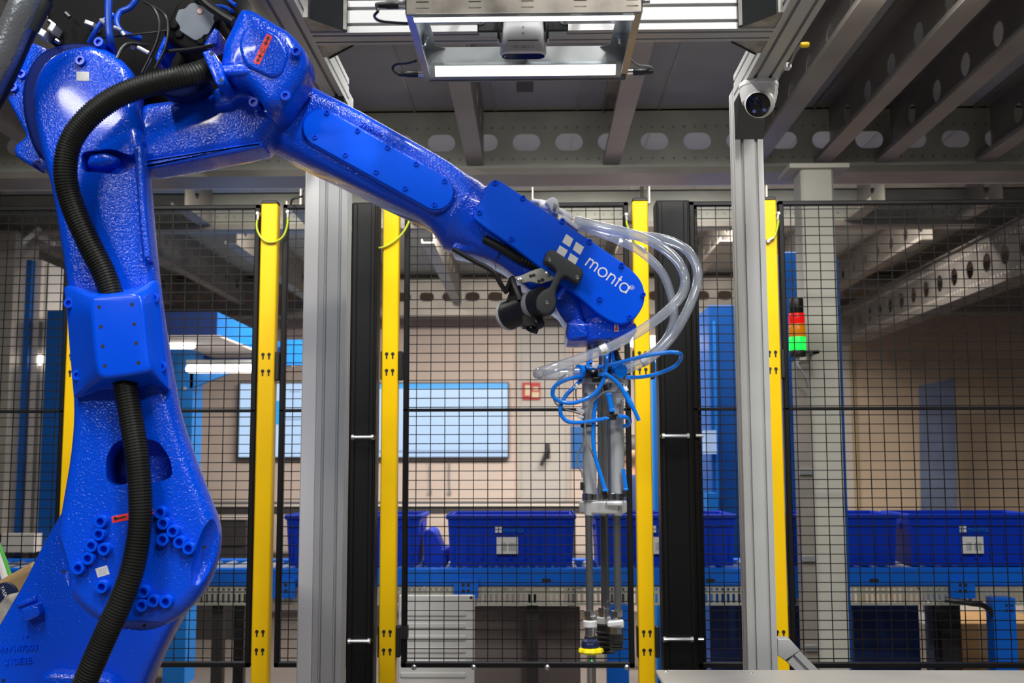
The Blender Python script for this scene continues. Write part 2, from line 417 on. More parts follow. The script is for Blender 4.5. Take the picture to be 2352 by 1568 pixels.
# --- joists: lipped channels running into the depth, parts of the mezzanine ceiling
def joist_mesh(y0, y1, holes=True):
    wdt, t, lip, h = .078, .004, .022, ZD - ZJ
    mb = MB()
    mb.box((0, y0, 0), (wdt, y1, t)); mb.box((0, y0, t), (t, y1, lip))
    mb.box((0, y0, h - t), (wdt, y1, h)); mb.box((0, y0, h - lip), (t, y1, h - t))
    # web: strips above and below a row of oval openings
    z0, z1 = h*.5 - .045, h*.5 + .045
    xw0, xw1 = wdt - t, wdt
    ys = []; y = y0 + .15
    while y + .12 < y1: ys.append((y, y + .095)); y += .30
    def strip(ring_y):
        pass
    n = 12; prev = y0
    for (a, b) in ys:
        mb.box((xw0, prev, z0), (xw1, a, z1)); c = ((a+b)/2, h/2); ry = (b-a)/2; rz = (z1-z0)/2
        for q in range(4):                            # four corner fillets of the oval opening
            sy = 1 if q in (0, 3) else -1; sz = 1 if q < 2 else -1; arc = []
            for k in range(n//4 + 1): an = math.pi/2*k/(n//4); arc.append((c[0] + sy*ry*math.cos(an), c[1] + sz*rz*math.sin(an)))
            pl = arc + [(c[0] + sy*ry, c[1] + sz*rz)]
            mb.rings([[(xw0, yy, zz) for yy, zz in pl], [(xw1, yy, zz) for yy, zz in pl]])
        prev = b
    mb.box((xw0, prev, z0), (xw1, y1, z1))
    mb.box((xw0, y0, t), (xw1, y1, z0)); mb.box((xw0, y0, z1), (xw1, y1, h - t))
    return mb.mesh('joist', 'steel_flange')
jm1 = joist_mesh(3.0, 4.985); jm2 = joist_mesh(5.75, 6.235); jm3 = joist_mesh(6.78, 9.40)
xj = [XP(px, 5.0, 364) for px in (-500, -175, 140, 450, 760, 1073, 1384, 1712, 1868, 2008, 2238, 2560)]
for x in xj: inst('joist', jm1, deck, (x, 0, ZJ))
for k in range(-7, 9):
    inst('joist', jm2, deck, (-.08 + .62*k, 0, ZJ)); inst('joist', jm3, deck, (-.08 + .62*k, 0, ZJ))
mb = MB()
for i in range(40): mb.box((-7.4 + i*.38, 3.0, ZD - .004), (-7.4 + i*.38 + .012, YW, ZD))
mb.build('deck_seam', 'steel_grey', deck, kind='stuff')
# --- perforated cross beams
def cross_beam(Y, zb, zt, label, x0=-7.4, x1=7.4, pitch=.198, x_off=0.0, hole=True, fl=.21, mt='steel_grey'):
    t = thing('steel_beam', ((x0+x1)/2, Y, zb), label, 'beam')
    zc = (zb + zt)/2
    zh0, zh1 = zc - .040, zc + .040; hw = .064
    mb = MB(); prev = x0; n = 6
    k = math.ceil((x0 + .15 - x_off)/pitch)
    while hole and x_off + k*pitch < x1 - .15:
        c = x_off + k*pitch; r = (zh1-zh0)/2
        mb.box((prev, Y, zh0), (c - hw, Y + .005, zh1))
        for sx in (-1, 1):
            for sz in (-1, 1):
                arc = [(c + sx*(hw - r + r*math.cos(math.pi/2*j/n)), zc + sz*r*math.sin(math.pi/2*j/n)) for j in range(n+1)]
                mb.prism(arc + [(c + sx*hw, zc + sz*r)], Y, Y + .005)
        prev = c + hw; k += 1
    mb.box((prev, Y, zh0), (x1, Y + .005, zh1)); mb.box((x0, Y, zb + .008), (x1, Y + .005, zh0)); mb.box((x0, Y, zh1), (x1, Y + .005, zt))
    mb.build('web', mt, t, smooth=0)
    f = MB().box((x0, Y, zb), (x1, Y + fl, zb + .008)); f.box((x0, Y - .012, zb), (x1, Y, zb + .03)); f.box((x0, Y, zt - .008), (x1, Y + fl, zt)); f.build('flange', 'steel_flange', t)
    st = MB()
    for zz in (zb + .075, zt - .085):
        x = x0 + .05
        while x < x1: st.cyl((x, Y - .003, zz), (x, Y, zz), .0065, 8); x += .0497
    st.build('rivet', 'steel_flange', t, kind='stuff')
    return t
struct(MB().box((-7.6, 3.6, ZD + .05), (7.6, 3.7, 5.7)), 'wall_bulkhead', 'hall_dark')
cross_beam(5.0, ZP(402, 5.0), 2.94, 'long grey perforated mezzanine beam nearest the robot with a row of oval holes', x_off=XP(1014, 5.0, 322))
cross_beam(6.25, ZP(523, 6.25), 2.87, 'plain dark cross beam behind the oval-holed beam, seen just above the fence', hole=False, fl=.12)
cross_beam(9.45, 2.58, 2.90, 'farthest pale perforated beam along the top of the back wall', x_off=XP(980, 9.45, 690), mt='steel_flange')
# bright rail under the first beam
rl = thing('mounting_rail', (0, 5.25, ZP(424, 5.25)), 'pale aluminium mounting rail running under the nearest mezzanine beam', 'rail')
mb = MB(); z0 = ZP(425, 5.25); z1 = ZP(405, 5.25)
mb.box((-7.4, 5.25, z0), (7.4, 5.29, (z0+z1)/2 - .004)); mb.box((-7.4, 5.255, (z0+z1)/2 - .004), (7.4, 5.29, (z0+z1)/2 + .004)); mb.box((-7.4, 5.25, (z0+z1)/2 + .004), (7.4, 5.29, z1)); mb.build('rail_body', 'aluminium_plain', rl)
# a deep perforated girder running into the depth at the right
def depth_girder(X, y0, y1, zb, zt, label, mt):
    t = thing('steel_girder', (X, (y0+y1)/2, zb), label, 'beam'); mb = MB(); zc = (zb+zt)/2; r = .055; prev = y0; y = y0 + .2; n = 6
    while y + .15 < y1:
        mb.box((X, prev, zc - r), (X + .006, y - r, zc + r))
        for sy in (-1, 1):
            for sz in (-1, 1):
                arc = [(y + sy*r*math.cos(math.pi/2*j/n), zc + sz*r*math.sin(math.pi/2*j/n)) for j in range(n+1)] + [(y + sy*r, zc + sz*r)]
                mb.rings([[(X, a, b) for a, b in arc], [(X + .006, a, b) for a, b in arc]])
        prev = y + r; y += .25
    mb.box((X, prev, zc - r), (X + .006, y1, zc + r)); mb.box((X, y0, zb), (X + .006, y1, zc - r)); mb.box((X, y0, zc + r), (X + .006, y1, zt)); mb.build('web', mt, t, smooth=0)
    f = MB().box((X - .03, y0, zb - .006), (X + .13, y1, zb)); f.box((X - .03, y0, zt), (X + .13, y1, zt + .006)); f.box((X - .03, y0, zb), (X - .026, y1, zb + .03)); f.build('flange', mt, t)
    s = MB(); y = y0
    while y < y1:
        for zz in (zb + .05, zt - .05): s.lathe((X - .003, y, zz), (1, 0, 0), [(.011, 0), (.011, .003)], 8)
        y += .05
    s.build('rivet', 'steel_flange', t, kind='stuff')
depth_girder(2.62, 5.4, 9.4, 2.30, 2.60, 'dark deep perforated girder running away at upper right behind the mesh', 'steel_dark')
# --- door and signs on the back wall
dr = struct(MB().pbox(1197, 735, 1300, 1310, YW - .03, YW), 'door_1', 'door_grey')
fr = MB().pbox(1188, 725, 1197, 1310, YW - .06, YW).pbox(1300, 725, 1309, 1310, YW - .06, YW).pbox(1188, 716, 1309, 725, YW - .06, YW); fr.build('door_frame', 'cream', dr)
mb = MB().pbox(1252, 1018, 1263, 1052, YW - .05, YW - .03); a = W(1258, 1030, YW - .06); mb.tube([a, a + Vector((0, -.05, 0)), a + Vector((-.02, -.06, -.05)), a + Vector((-.06, -.06, -.15))], .016, 8); mb.build('door_handle', 'bench_dark', dr)
s = thing('wall_sign', W(1220, 918, YW - .02), 'small red and cream square safety sign on the back wall above the door handle', 'sign')
MB().pbox(1200, 878, 1241, 918, YW - .05, YW - .03).build('sign_panel', 'sign_red', s)
flat_mb([[(1206, 884), (1218, 884), (1218, 908), (1206, 908)], [(1224, 888), (1237, 888), (1237, 896), (1224, 896)], [(1222, 900), (1238, 900), (1238, 912), (1222, 912)]], YW - .052).build('sign_symbol', 'sign_cream', s)
s = thing('notice_board', W(1325, 1075, YW - .02), 'blue notice on the back wall just left of the suction gripper', 'sign')
MB().pbox(1312, 978, 1345, 1075, YW - .02, YW).build('board', 'sign_blue', s)
flat_mb([[(1317, 1005 + 8*k), (1338, 1005 + 8*k), (1338, 1008 + 8*k), (1317, 1008 + 8*k)] for k in range(5)], YW - .022).build('print_line', 'machine_light', s, kind='stuff')
# --- two wall monitors
def monitor(x0, x1, label, cyan):
    t = thing('wall_monitor', W((x0+x1)/2, 1052, 9.9), label, 'monitor', None)
    MB().pbox(x0 - 3, 877, x1 + 3, 1053, 9.9, 9.97).build('bezel', 'bezel', t)
    MB().pbox(x0, 880, x1, 1049, 9.897, 9.9).build('screen', 'screen_white', t)
    for k, (a, b, c, d, mt) in enumerate(cyan): MB().pbox(a, b, c, d, 9.895, 9.897).build('screen_bar', mt, t)
    MB().box((W((x0+x1)/2 - 20, 960, 9.97).x, 9.97, W(x0, 990, 9.97).z), (W((x0+x1)/2 + 20, 960, 9.97).x, YW, W(x0, 930, 9.97).z)).build('wall_mount', 'bezel', t)
monitor(864, 1166, 'large lit wall monitor with a cyan bar on top, right of the two', [(864, 880, 1166, 893, 'screen_cyan'), (864, 1033, 1166, 1040, 'screen_grey')])
monitor(550, 852, 'lit pale wall monitor behind the yellow post, left of the two', [(622, 920, 648, 975, 'screen_cyan'), (664, 897, 690, 901, 'screen_grey'), (655, 960, 850, 965, 'screen_grey')])
# cables hanging under the monitor
for px in (988, 1032):
    mb = MB().tube([W(px, 1053, 9.95), W(px - 1, 1090, 9.96), W(px, 1130, 9.97)], .006, 6); mb.add(*[[tuple(v) for v in MB().pbox(px - 3, 1126, px + 3, 1134, 9.95, 9.98).v], [(0,3,2,1),(4,5,6,7),(0,1,5,4),(1,2,6,5),(2,3,7,6),(3,0,4,7)]])
    o = mb.build('hanging_cable', 'grey_print', None); tag(o, ('left' if px < 1000 else 'right') + ' one of two thin cables hanging below the right wall monitor', 'cable')
# --- workbench in front of the back wall
Yb = 8.6
t = thing('workbench', (W(800, 1160, Yb).x, Yb, 0), 'long dark workbench with a pale edge below the wall monitors', 'workbench')
x0, x1 = XP(385, Yb, 1160), XP(1352, Yb, 1160); zt, zu = ZP(1158, Yb), ZP(1180, Yb)
MB().box((x0, Yb, zu), (x1, Yb + .7, zt)).build('worktop', 'bench_dark', t)
MB().box((x0, Yb - .012, zt - .012), (x1, Yb, zt + .004)).build('edge_strip', 'cream', t)
for xx in (x0 + .1, (x0+x1)/2, x1 - .15):
    for yy in (Yb + .05, Yb + .6): MB().box((xx, yy, 0), (xx + .05, yy + .05, zu)).build('leg', 'bench_dark', t)
t = thing('drawer_cabinet', (XP(478, 8.4, 1240), 8.4, 0), 'dark low cabinet with pale top edge left below the workbench', 'cabinet')
MB().pbox(395, 1192, 565, 1252, 8.4, 8.58).build('cabinet_body', 'bench_dark', t); MB().pbox(392, 1184, 568, 1193, 8.38, 8.58).build('cabinet_top', 'cream', t)
MB().box((XP(395, 8.4, 1250), 8.42, 0), (XP(565, 8.4, 1250), 8.58, ZP(1252, 8.42))).build('plinth', 'bench_dark', t)
# --- person far behind the yellow post
def skin_body(name, joints, edges, mt, parent, sub=2, root=0):
    me = bpy.data.meshes.new(name); base = ORG[parent]
    me.from_pydata([Vector(j[:3]) for j in joints], edges, []); o = bpy.data.objects.new(name, me); COL.objects.link(o)
    md = o.modifiers.new('s', 'SKIN'); sv = me.skin_vertices[0].data
    for i, j in enumerate(joints): sv[i].radius = (j[3], j[4] if len(j) > 4 else j[3])
    sv[root].use_root = True
    o.modifiers.new('u', 'SUBSURF').levels = sub; bpy.context.view_layer.update()
    m2 = bpy.data.meshes.new_from_object(o.evaluated_get(bpy.context.evaluated_depsgraph_get())); o.modifiers.clear(); o.data = m2
    m2.materials.clear(); m2.materials.append(MAT[mt]); m2.polygons.foreach_set('use_smooth', [True]*len(m2.polygons)); o.parent = parent; BASE[o] = base; ORG[o] = base; return o
Yp = 7.2; hx = XP(1450, Yp, 1045); hz = ZP(1045, Yp)
k = (hz + .11)/1.62
t = thing('person', (hx, Yp, 0), 'person in a dark blue shirt standing far behind the yellow post right of the gripper', 'person')
skin_body('body', [(0,0,.86*k,.13,.10), (0,0,1.05*k,.12,.09), (0,-.01,1.28*k,.15,.10), (0,0,1.38*k,.06,.06), (0,-.01,1.44*k,.05,.055), (0,-.02,1.50*k,.075,.09), (0,-.01,1.57*k,.06,.07),
  (.16,0,1.30*k,.055), (.21,.0,1.08*k,.042), (.20,-.08,.86*k,.03), (.20,-.11,.80*k,.028), (-.16,0,1.30*k,.055), (-.21,0,1.08*k,.042), (-.20,-.08,.86*k,.03), (-.20,-.11,.80*k,.028),
  (.09,0,.78*k,.085), (.10,-.01,.46*k,.055), (.10,.02,.09*k,.04), (.10,-.12,.03,.03), (-.09,0,.78*k,.085), (-.10,-.01,.46*k,.055), (-.10,.02,.09*k,.04), (-.10,-.12,.03,.03)],
  [(0,1),(1,2),(2,3),(3,4),(4,5),(5,6),(2,7),(7,8),(8,9),(9,10),(2,11),(11,12),(12,13),(13,14),(0,15),(15,16),(16,17),(17,18),(0,19),(19,20),(20,21),(21,22)], 'skin', t)
skin_body('shirt', [(0,0,.84*k,.145,.115), (0,0,1.05*k,.137,.107), (0,-.01,1.27*k,.165,.118), (0,0,1.345*k,.08,.075), (.165,0,1.30*k,.07), (.21,0,1.1*k,.057), (-.165,0,1.30*k,.07), (-.21,0,1.1*k,.057)],
  [(0,1),(1,2),(2,3),(2,4),(4,5),(2,6),(6,7)], 'cloth_blue', t)
skin_body('trousers', [(0,0,.84*k,.14,.11), (.09,0,.76*k,.10), (.10,-.01,.46*k,.072), (.10,.02,.08*k,.058), (-.09,0,.76*k,.10), (-.10,-.01,.46*k,.072), (-.10,.02,.08*k,.058)], [(0,1),(1,2),(2,3),(0,4),(4,5),(5,6)], 'bench_dark', t)
mb = MB(); mb.lathe((hx, Yp + .015, 1.53*k), (0, 0.25, 1), [(.092, -.05), (.105, 0), (.097, .05), (.06, .09), (.01, .105)], 16); mb.build('hair', 'hair', t)
# --- dark banner and beige steel column, stack light, at the right
t = thing('roll_up_banner', (XP(2150, 9.3, 1180), 9.3, 0), 'tall dark blue roll-up banner in front of the tan back wall', 'banner')
p = [XZ(2110, 885, 9.3), XZ(2193, 868, 9.3), (XZ(2193, 1180, 9.3)[0], .08), (XZ(2110, 1180, 9.3)[0], .08)]
MB().prism(p, 9.3, 9.306).build('print', 'banner_navy', t); MB().box((p[3][0] - .02, 9.24, 0), (p[2][0] + .02, 9.38, .08)).build('base', 'grey_plastic', t)
MB().cyl(((p[0][0]+p[1][0])/2, 9.32, .08), ((p[0][0]+p[1][0])/2, 9.32, p[0][1]), .012, 8).build('pole', 'grey_plastic', t)
Yq = 4.45; xa, xb = XP(1859, Yq, 1000), XP(1936, Yq, 1000)
t = thing('steel_column', ((xa+xb)/2, Yq, 0), 'square beige steel column behind the fence beside the stack light', 'column')
MB().bbox((xa, Yq, 0), (xb, Yq + .14, ZP(388, Yq)), .01).build('shaft', 'column_beige', t)
MB().box((xa - .05, Yq - .02, ZP(393, Yq)), (xb + .06, Yq + .2, ZP(383, Yq))).build('head_plate', 'column_beige', t)
MB().bbox((xa - .06, Yq - .05, 0), (xb + .06, Yq + .2, .015)).build('foot_plate', 'column_beige', t)
mb = MB().box((xb + .012, Yq + .1, 0), (xb + .036, Yq + .14, ZP(588, Yq)))
tag(mb.build('blue_upright', 'machine_blue', None), 'thin blue upright directly right of the beige steel column', 'post')
Ys = 4.3
t = thing('stack_light', W(1832, 835, Ys), 'signal tower with red, amber and lit green segments beside beige column', 'signal light')
cx = XP(1831, Ys, 770); yy = Ys
def seg(a, b, r, mt, nm):
    za, zb = ZP(b, Ys, 1831), ZP(a, Ys, 1831); MB().lathe((cx, yy, za), (0, 0, 1), [(r*.96, 0), (r, .002), (r, zb - za - .002), (r*.96, zb - za)], 20).build(nm, mt, t)
seg(686, 720, .0275, 'black_plastic', 'cap'); seg(720, 744, .031, 'stack_red', 'lens'); seg(744, 774, .032, 'stack_amber', 'lens'); seg(774, 805, .0325, 'stack_green', 'lens'); seg(805, 819, .031, 'black_plastic', 'base')
mb = MB().tube(cat_open([W(1831, 819, Ys), W(1832, 838, Ys), W(1848, 862, Ys + .03), W(1857, 890, Ys + .08)], 5), .005, 6); mb.cyl(W(1831, 819, Ys), W(1831, 832, Ys), .009); mb.build('cable', 'grey_plastic', t)
MB().box((cx, Ys + .03, ZP(812, Ys)), (xa + .02, Ys + .05, ZP(806, Ys))).box((xa - .005, Ys + .03, ZP(812, Ys)), (xa + .02, 4.452, ZP(806, Ys))).build('bracket', 'black_plastic', t)
t = thing('cable_duct', (XP(1858, 4.35, 1200), 4.35, 0), 'narrow grey cable duct running down the left side of the beige column', 'cable duct')
MB().box((xa - .05, 4.42, 0), (xa, 4.5, ZP(830, 4.42))).build('duct', 'steel_flange', t)
for py in (1085, 1283, 1487): MB().box((xa - .055, 4.405, ZP(py + 6, 4.42)), (xa, 4.42, ZP(py - 6, 4.42))).build('clip', 'zinc', t)
# --- blue machine panels behind the fence
def panel(name, x0, y0, x1, y1, Y, d, mt, label, cat, to_floor=True):
    a = XP(x0, Y, (y0+y1)/2); b = XP(x1, Y, (y0+y1)/2); zb = 0 if to_floor else ZP(y1, Y)
    t = thing(name, ((a+b)/2, Y, zb), label, cat); MB().bbox((a, Y, zb), (b, Y + d, ZP(y0, Y)), .006).build('body', mt, t); return t, a, b
t, a, b = panel('machine_cabinet', 1632, 703, 1706, 1180, 6.0, .4, 'machine_blue', 'blue machine cabinet seen through mesh left of the right aluminium post', 'cabinet')
MB().box((a + .02, 5.985, 0.2), (a + .035, 6.0, ZP(740, 6.0))).build('edge_trim', 'machine_light', t)
MB().pbox(1620, 988, 1646, 1042, 5.9, 6.0).build('display', 'screen_grey', t); MB().pbox(1624, 1132, 1650, 1178, 5.9, 6.0).build('control_box', 'machine_light', t)
t, a, b = panel('machine_cabinet', 1800, 582, 1853, 1180, 5.6, .3, 'machine_blue', 'tall dark blue machine column behind the stack light', 'cabinet')
MB().pbox(1798, 1178, 1850, 1306, 5.56, 5.6).build('lower_cover', 'bin_blue', t)
t, a, b = panel('machine_cabinet', 1500, 830, 1512, 1180, 6.4, .2, 'machine_light', 'sliver of light blue machine edge right of the yellow post', 'cabinet')
# blue portal at left: box beam running into the depth, cross piece, column with gusset
t = thing('blue_portal', (XP(415, 6.6, 1100), 6.6, 0), 'blue steel portal with a box beam running back behind the robot and left fence', 'machine frame')
x0, x1 = XP(360, 6.0, 740), XP(498, 6.0, 740); zb, zt = ZP(766, 6.0), ZP(712, 6.0)
MB().box((x0, 6.0, zb), (x1, 6.01, zt)).build('shaded_end', 'machine_navy', t); MB().box((x0, 6.01, zb), (x1, 7.9, zt)).build('box_beam', 'machine_light', t)  # beam's shaded end painted navy, its lit side painted lighter blue
MB().box((x0 - .02, 6.0, zb - .012), (x1 + .02, 7.9, zb)).build('bottom_flange', 'cream', t)
MB().pbox(380, 796, 694, 828, 7.2, 7.45).build('cross_beam', 'machine_blue', t); MB().pbox(645, 780, 692, 838, 7.15, 7.2).build('beam_end', 'machine_light', t)
a, b = XP(390, 6.7, 1000), XP(440, 6.7, 1000); MB().box((a, 6.7, 0), (b, 6.9, zb)).build('column', 'machine_light', t)
MB().prism([XZ(436, 842, 6.7), XZ(530, 856, 6.7), XZ(436, 892, 6.7)], 6.7, 6.73).build('gusset', 'machine_light', t)
for q in ((402, 892), (425, 892), (403, 935), (405, 985)): MB().cyl(W(*q, 6.695), W(*q, 6.7), .011, 10).build('bolt', 'zinc', t)
for (x0, x1, y0, y1, Y, lb) in ((330, 448, 783, 801, 6.3, 'lit batten lamp under the blue portal, left and higher of the two'), (428, 584, 838, 856, 6.6, 'lit batten lamp under the blue portal, right and lower of the two')):
    t = thing('batten_lamp', W((x0+x1)/2, y1, Y), lb, 'lamp')
    r = abs(ZP(y0, Y) - ZP(y1, Y))/2; c0, c1 = W(x0, (y0+y1)/2, Y), W(x1, (y0+y1)/2, Y)
    MB().lathe(c0, c1 - c0, [(r*.6, 0), (r*.92, r*.3), (r, r), (r, (c1-c0).length - r), (r*.92, (c1-c0).length - r*.3), (r*.6, (c1-c0).length)], 14).build('tube', 'lamp_warm', t)
    MB().box((c0.x, Y - r*.5, c0.z + r), (c1.x, Y + r*.5, c0.z + r + .03)).build('housing', 'grey_plastic', t)
for (x0, x1, y0, y1, Y, lb) in ((1447, 1506, 781, 798, 7.4, 'small lit lamp glowing on both sides of the yellow post by the wrist'),):
    t = thing('batten_lamp', W((x0+x1)/2, y1, Y), lb, 'lamp'); c0, c1 = W(x0, (y0+y1)/2, Y), W(x1, (y0+y1)/2, Y); r = .024
    MB().lathe(c0, c1 - c0, [(r*.6, 0), (r, r), (r, (c1-c0).length - r), (r*.6, (c1-c0).length)], 12).build('tube', 'lamp_warm', t); MB().box((c0.x, Y - .01, c0.z + r), (c1.x, Y + .01, c0.z + r + .03)).build('housing', 'grey_plastic', t); MB().cyl(((c0.x+c1.x)/2, Y, c0.z + r + .03), ((c0.x+c1.x)/2, Y, ZD), .006, 8).build('hanging_rod', 'grey_plastic', t)
# left background machine: pale frame, blue uprights, cream column
t = thing('vertical_lift', (XP(75, 6.2, 1100), 6.2, 0), 'tall blue and cream lift machine behind the mesh at far left', 'machine frame')
def vbox(x0, x1, y0, Y, d, mt, nm, zb=0.0): MB().box((XP(x0, Y, 1000), Y, zb), (XP(x1, Y, 1000), Y + d, ZP(y0, Y))).build(nm, mt, t)
vbox(-60, 14, 520, 6.1, .3, 'steel_flange', 'side_panel'); vbox(14, 30, 560, 6.2, .08, 'door_grey', 'frame_post'); vbox(30, 55, 590, 6.25, .3, 'machine_blue', 'blue_upright'); vbox(55, 78, 590, 6.3, .3, 'cream', 'cream_upright')
vbox(78, 96, 600, 6.35, .2, 'door_grey', 'inner_guide'); vbox(96, 140, 708, 6.2, .3, 'machine_blue', 'blue_upright')
MB().cyl(W(40, 565, 6.2), W(92, 522, 6.2), .02, 4).build('brace', 'door_grey', t); MB().cyl(W(92, 545, 6.2), W(125, 560, 6.2), .015, 4).build('brace', 'door_grey', t); MB().pbox(14, 548, 130, 560, 6.22, 6.3).build('top_rail', 'steel_flange', t)
MB().pbox(-20, 1226, 78, 1268, 6.1, 6.2).build('lower_tray', 'door_grey', t)
c0 = W(92, 838, 6.3); MB().lathe(c0, (0, 0, 1), [(.008, 0), (.016, .01), (.016, .05), (.008, .06)], 10).build('indicator_lamp', 'lamp_warm', t)
# ================================================================== CONVEYOR AND BINS
YC = 5.0
t = thing('conveyor', (0, YC, 0), 'long blue roller conveyor with grey slotted side channel behind the fence', 'conveyor')
zt, zm = ZP(1304, YC), ZP(1346, YC)
for (nm, y0, y1) in (('side_rail', YC, YC + .04), ('side_rail', YC + .48, YC + .52)):
    MB().bbox((-6, y0, zm), (6, y1, zt), .006).build(nm, 'rail_blue', t)
mb = MB(); x = -5.9
while x < 5.9: mb.cyl((x, YC + .04, zt - .03), (x, YC + .48, zt - .03), .024, 8); x += .075
mb.build('roller', 'zinc', t, kind='stuff')
zc0, zc1 = ZP(1390, YC), zm; sl0, sl1 = ZP(1385, YC), ZP(1364, YC); h0, h1 = ZP(1357, YC), ZP(1351, YC)
mb = MB().box((-6, YC + .012, zc0), (6, YC + .016, sl0)).box((-6, YC + .012, sl1), (6, YC + .016, h0)).box((-6, YC + .012, h1), (6, YC + .016, zc1)).box((-6, YC + .004, zc0), (6, YC + .06, zc0 + .003))
x = -5.9
while x < 5.9:
    mb.box((x, YC + .012, sl0), (x + .0125, YC + .016, sl1)); mb.box((x, YC + .012, h0), (x + .0135, YC + .016, h1)); x += .0245
mb.build('slotted_channel', 'steel_grey', t, kind='stuff', smooth=0)
for px in (940, 975, 1160, 1197, 1255, 1330, 1900, 1948, 2110):
    p = W(px, 1350, YC + .008); MB().lathe(p, (0, 1, 0), [(.008, 0), (.009, .004)], 8).build('bolt', 'zinc', t)
for px in (650, 1070, 1845, 2212):
    b = MB().pbox(px - 28, 1330, px + 28, 1374, YC - .03, YC).build('clamp_block', 'rail_blue', t)
    flat_mb([rect_px(px + dx, 1350 + dy, 7, 8) for dx in (-6, 6) for dy in (-7, 7)], YC - .031).build('keyhole', 'black_print', b)
for px in (1255, 2008, 1632): MB().pbox(px - 10, 1329, px + 10, 1336, YC - .006, YC).build('rail_clip', 'black_plastic', t)
for px in (-300, 480, 1210, 1940, 2650):
    for dy in (.05, .42): MB().box((XP(px, YC, 1400), YC + dy, 0), (XP(px, YC, 1400) + .05, YC + dy + .05, zc0)).build('leg', 'bench_dark', t)
MB().pbox(2288, 1373, 2340, 1700, YC - .06, YC + .02).build('support_leg', 'rail_blue', t); MB().pbox(1395, 1390, 1445, 1700, YC - .05, YC + .02).build('support_leg', 'rail_blue', t)
flat_mb([rect_px(2318 + dx, 1396 + dy, 6, 6) for dx in (-6, 6) for dy in (-6, 6)], YC - .061).build('keyhole', 'black_print', t)
tag(MB().tube(cat_open([W(2170, 1376, 4.95), W(2230, 1385, 4.93), W(2262, 1392, 4.94), W(2285, 1420, 4.96), W(2290, 1470, 5.0)], 6), .012, 8).build('power_cable', 'cable_black', None), 'black cable looping below the conveyor towards the bright blue leg', 'cable')
# under-conveyor panels
def simple(name, x0, y0, x1, y1, Y, d, mt, label, cat, fl=True):
    mb = MB(); a = W(x0, y1, Y); b = W(x1, y0, Y); mb.bbox((XP(x0, Y, y0), Y, 0 if fl else a.z), (XP(x1, Y, y0), Y + d, b.z), .004); return tag(mb.build(name, mt, None), label, cat)
t = thing('sheet_metal_guard', (XP(1010, 4.7, 1450), 4.7, 0), 'pale galvanised ribbed metal guard plate below the conveyor at left of mesh door', 'panel')
x0, x1, zt_, = XP(915, 4.7, 1400), XP(1090, 4.7, 1400), ZP(1366, 4.7)
MB().bbox((x0, 4.7, .08), (x1, 4.712, zt_), .004).build('plate', 'anod_light', t)
z = .12
while z < zt_ - .04: MB().bbox((x0 + .01, 4.692, z), (x1 - .035, 4.7, z + .022), .006).build('rib', 'anod_light', t); z += .05
MB().lathe(W(1082, 1372, 4.698), (0, 1, 0), [(.006, 0), (.006, .003)], 10).build('screw', 'black_print', t)
for xx in (x0, x1 - .03): MB().box((xx, 4.712, 0), (xx + .03, 4.74, .1)).build('foot', 'zinc', t)
simple('guard_panel', 1090, 1392, 1332, 1530, 5.2, .02, 'panel_brown', 'wide brown guard panel below the conveyor beside the ribbed plate', 'panel')
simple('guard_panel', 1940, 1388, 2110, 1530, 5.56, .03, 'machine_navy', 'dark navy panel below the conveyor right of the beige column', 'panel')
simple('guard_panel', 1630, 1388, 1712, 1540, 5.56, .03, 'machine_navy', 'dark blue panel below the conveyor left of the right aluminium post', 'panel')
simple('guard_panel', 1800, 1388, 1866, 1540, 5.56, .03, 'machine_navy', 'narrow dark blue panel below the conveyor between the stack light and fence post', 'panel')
simple('support_post', 2160, 1388, 2206, 1530, 5.3, .1, 'bench_dark', 'dark vertical post under the conveyor beside the cardboard boxes', 'post')
simple('support_post', 2130, 1388, 2158, 1530, 5.4, .05, 'banner_navy', 'greyish blue upright under the conveyor right of the navy panel', 'post')
t = thing('cardboard_box', (XP(2250, 6.2, 1470), 6.2, 0), 'tall brown cardboard box on the floor under the conveyor at right', 'box')
bx0, bx1 = XP(2205, 6.2, 1440), XP(2420, 6.2, 1440); MB().bbox((bx0, 6.2, 0), (bx1, 6.7, ZP(1430, 6.2)), .005).build('carton', 'cardboard', t); MB().box((bx0 + .1, 6.198, .03), (bx0 + .16, 6.2, ZP(1432, 6.2))).build('packing_tape', 'tan_label', t)
t = thing('table_edge', (0, 7.6, 0), 'long tan sorting counter seen beyond the conveyor at right', 'counter')
MB().box((XP(2180, 7.6, 1400), 7.6, ZP(1400, 7.6) - .03), (5.4, 8.1, ZP(1400, 7.6))).build('counter_top', 'cream', t); 
for xx in (XP(2190, 7.6, 1400), 5.3): MB().box((xx, 7.62, 0), (xx + .05, 8.05, ZP(1400, 7.6) - .03)).build('leg', 'bench_dark', t)
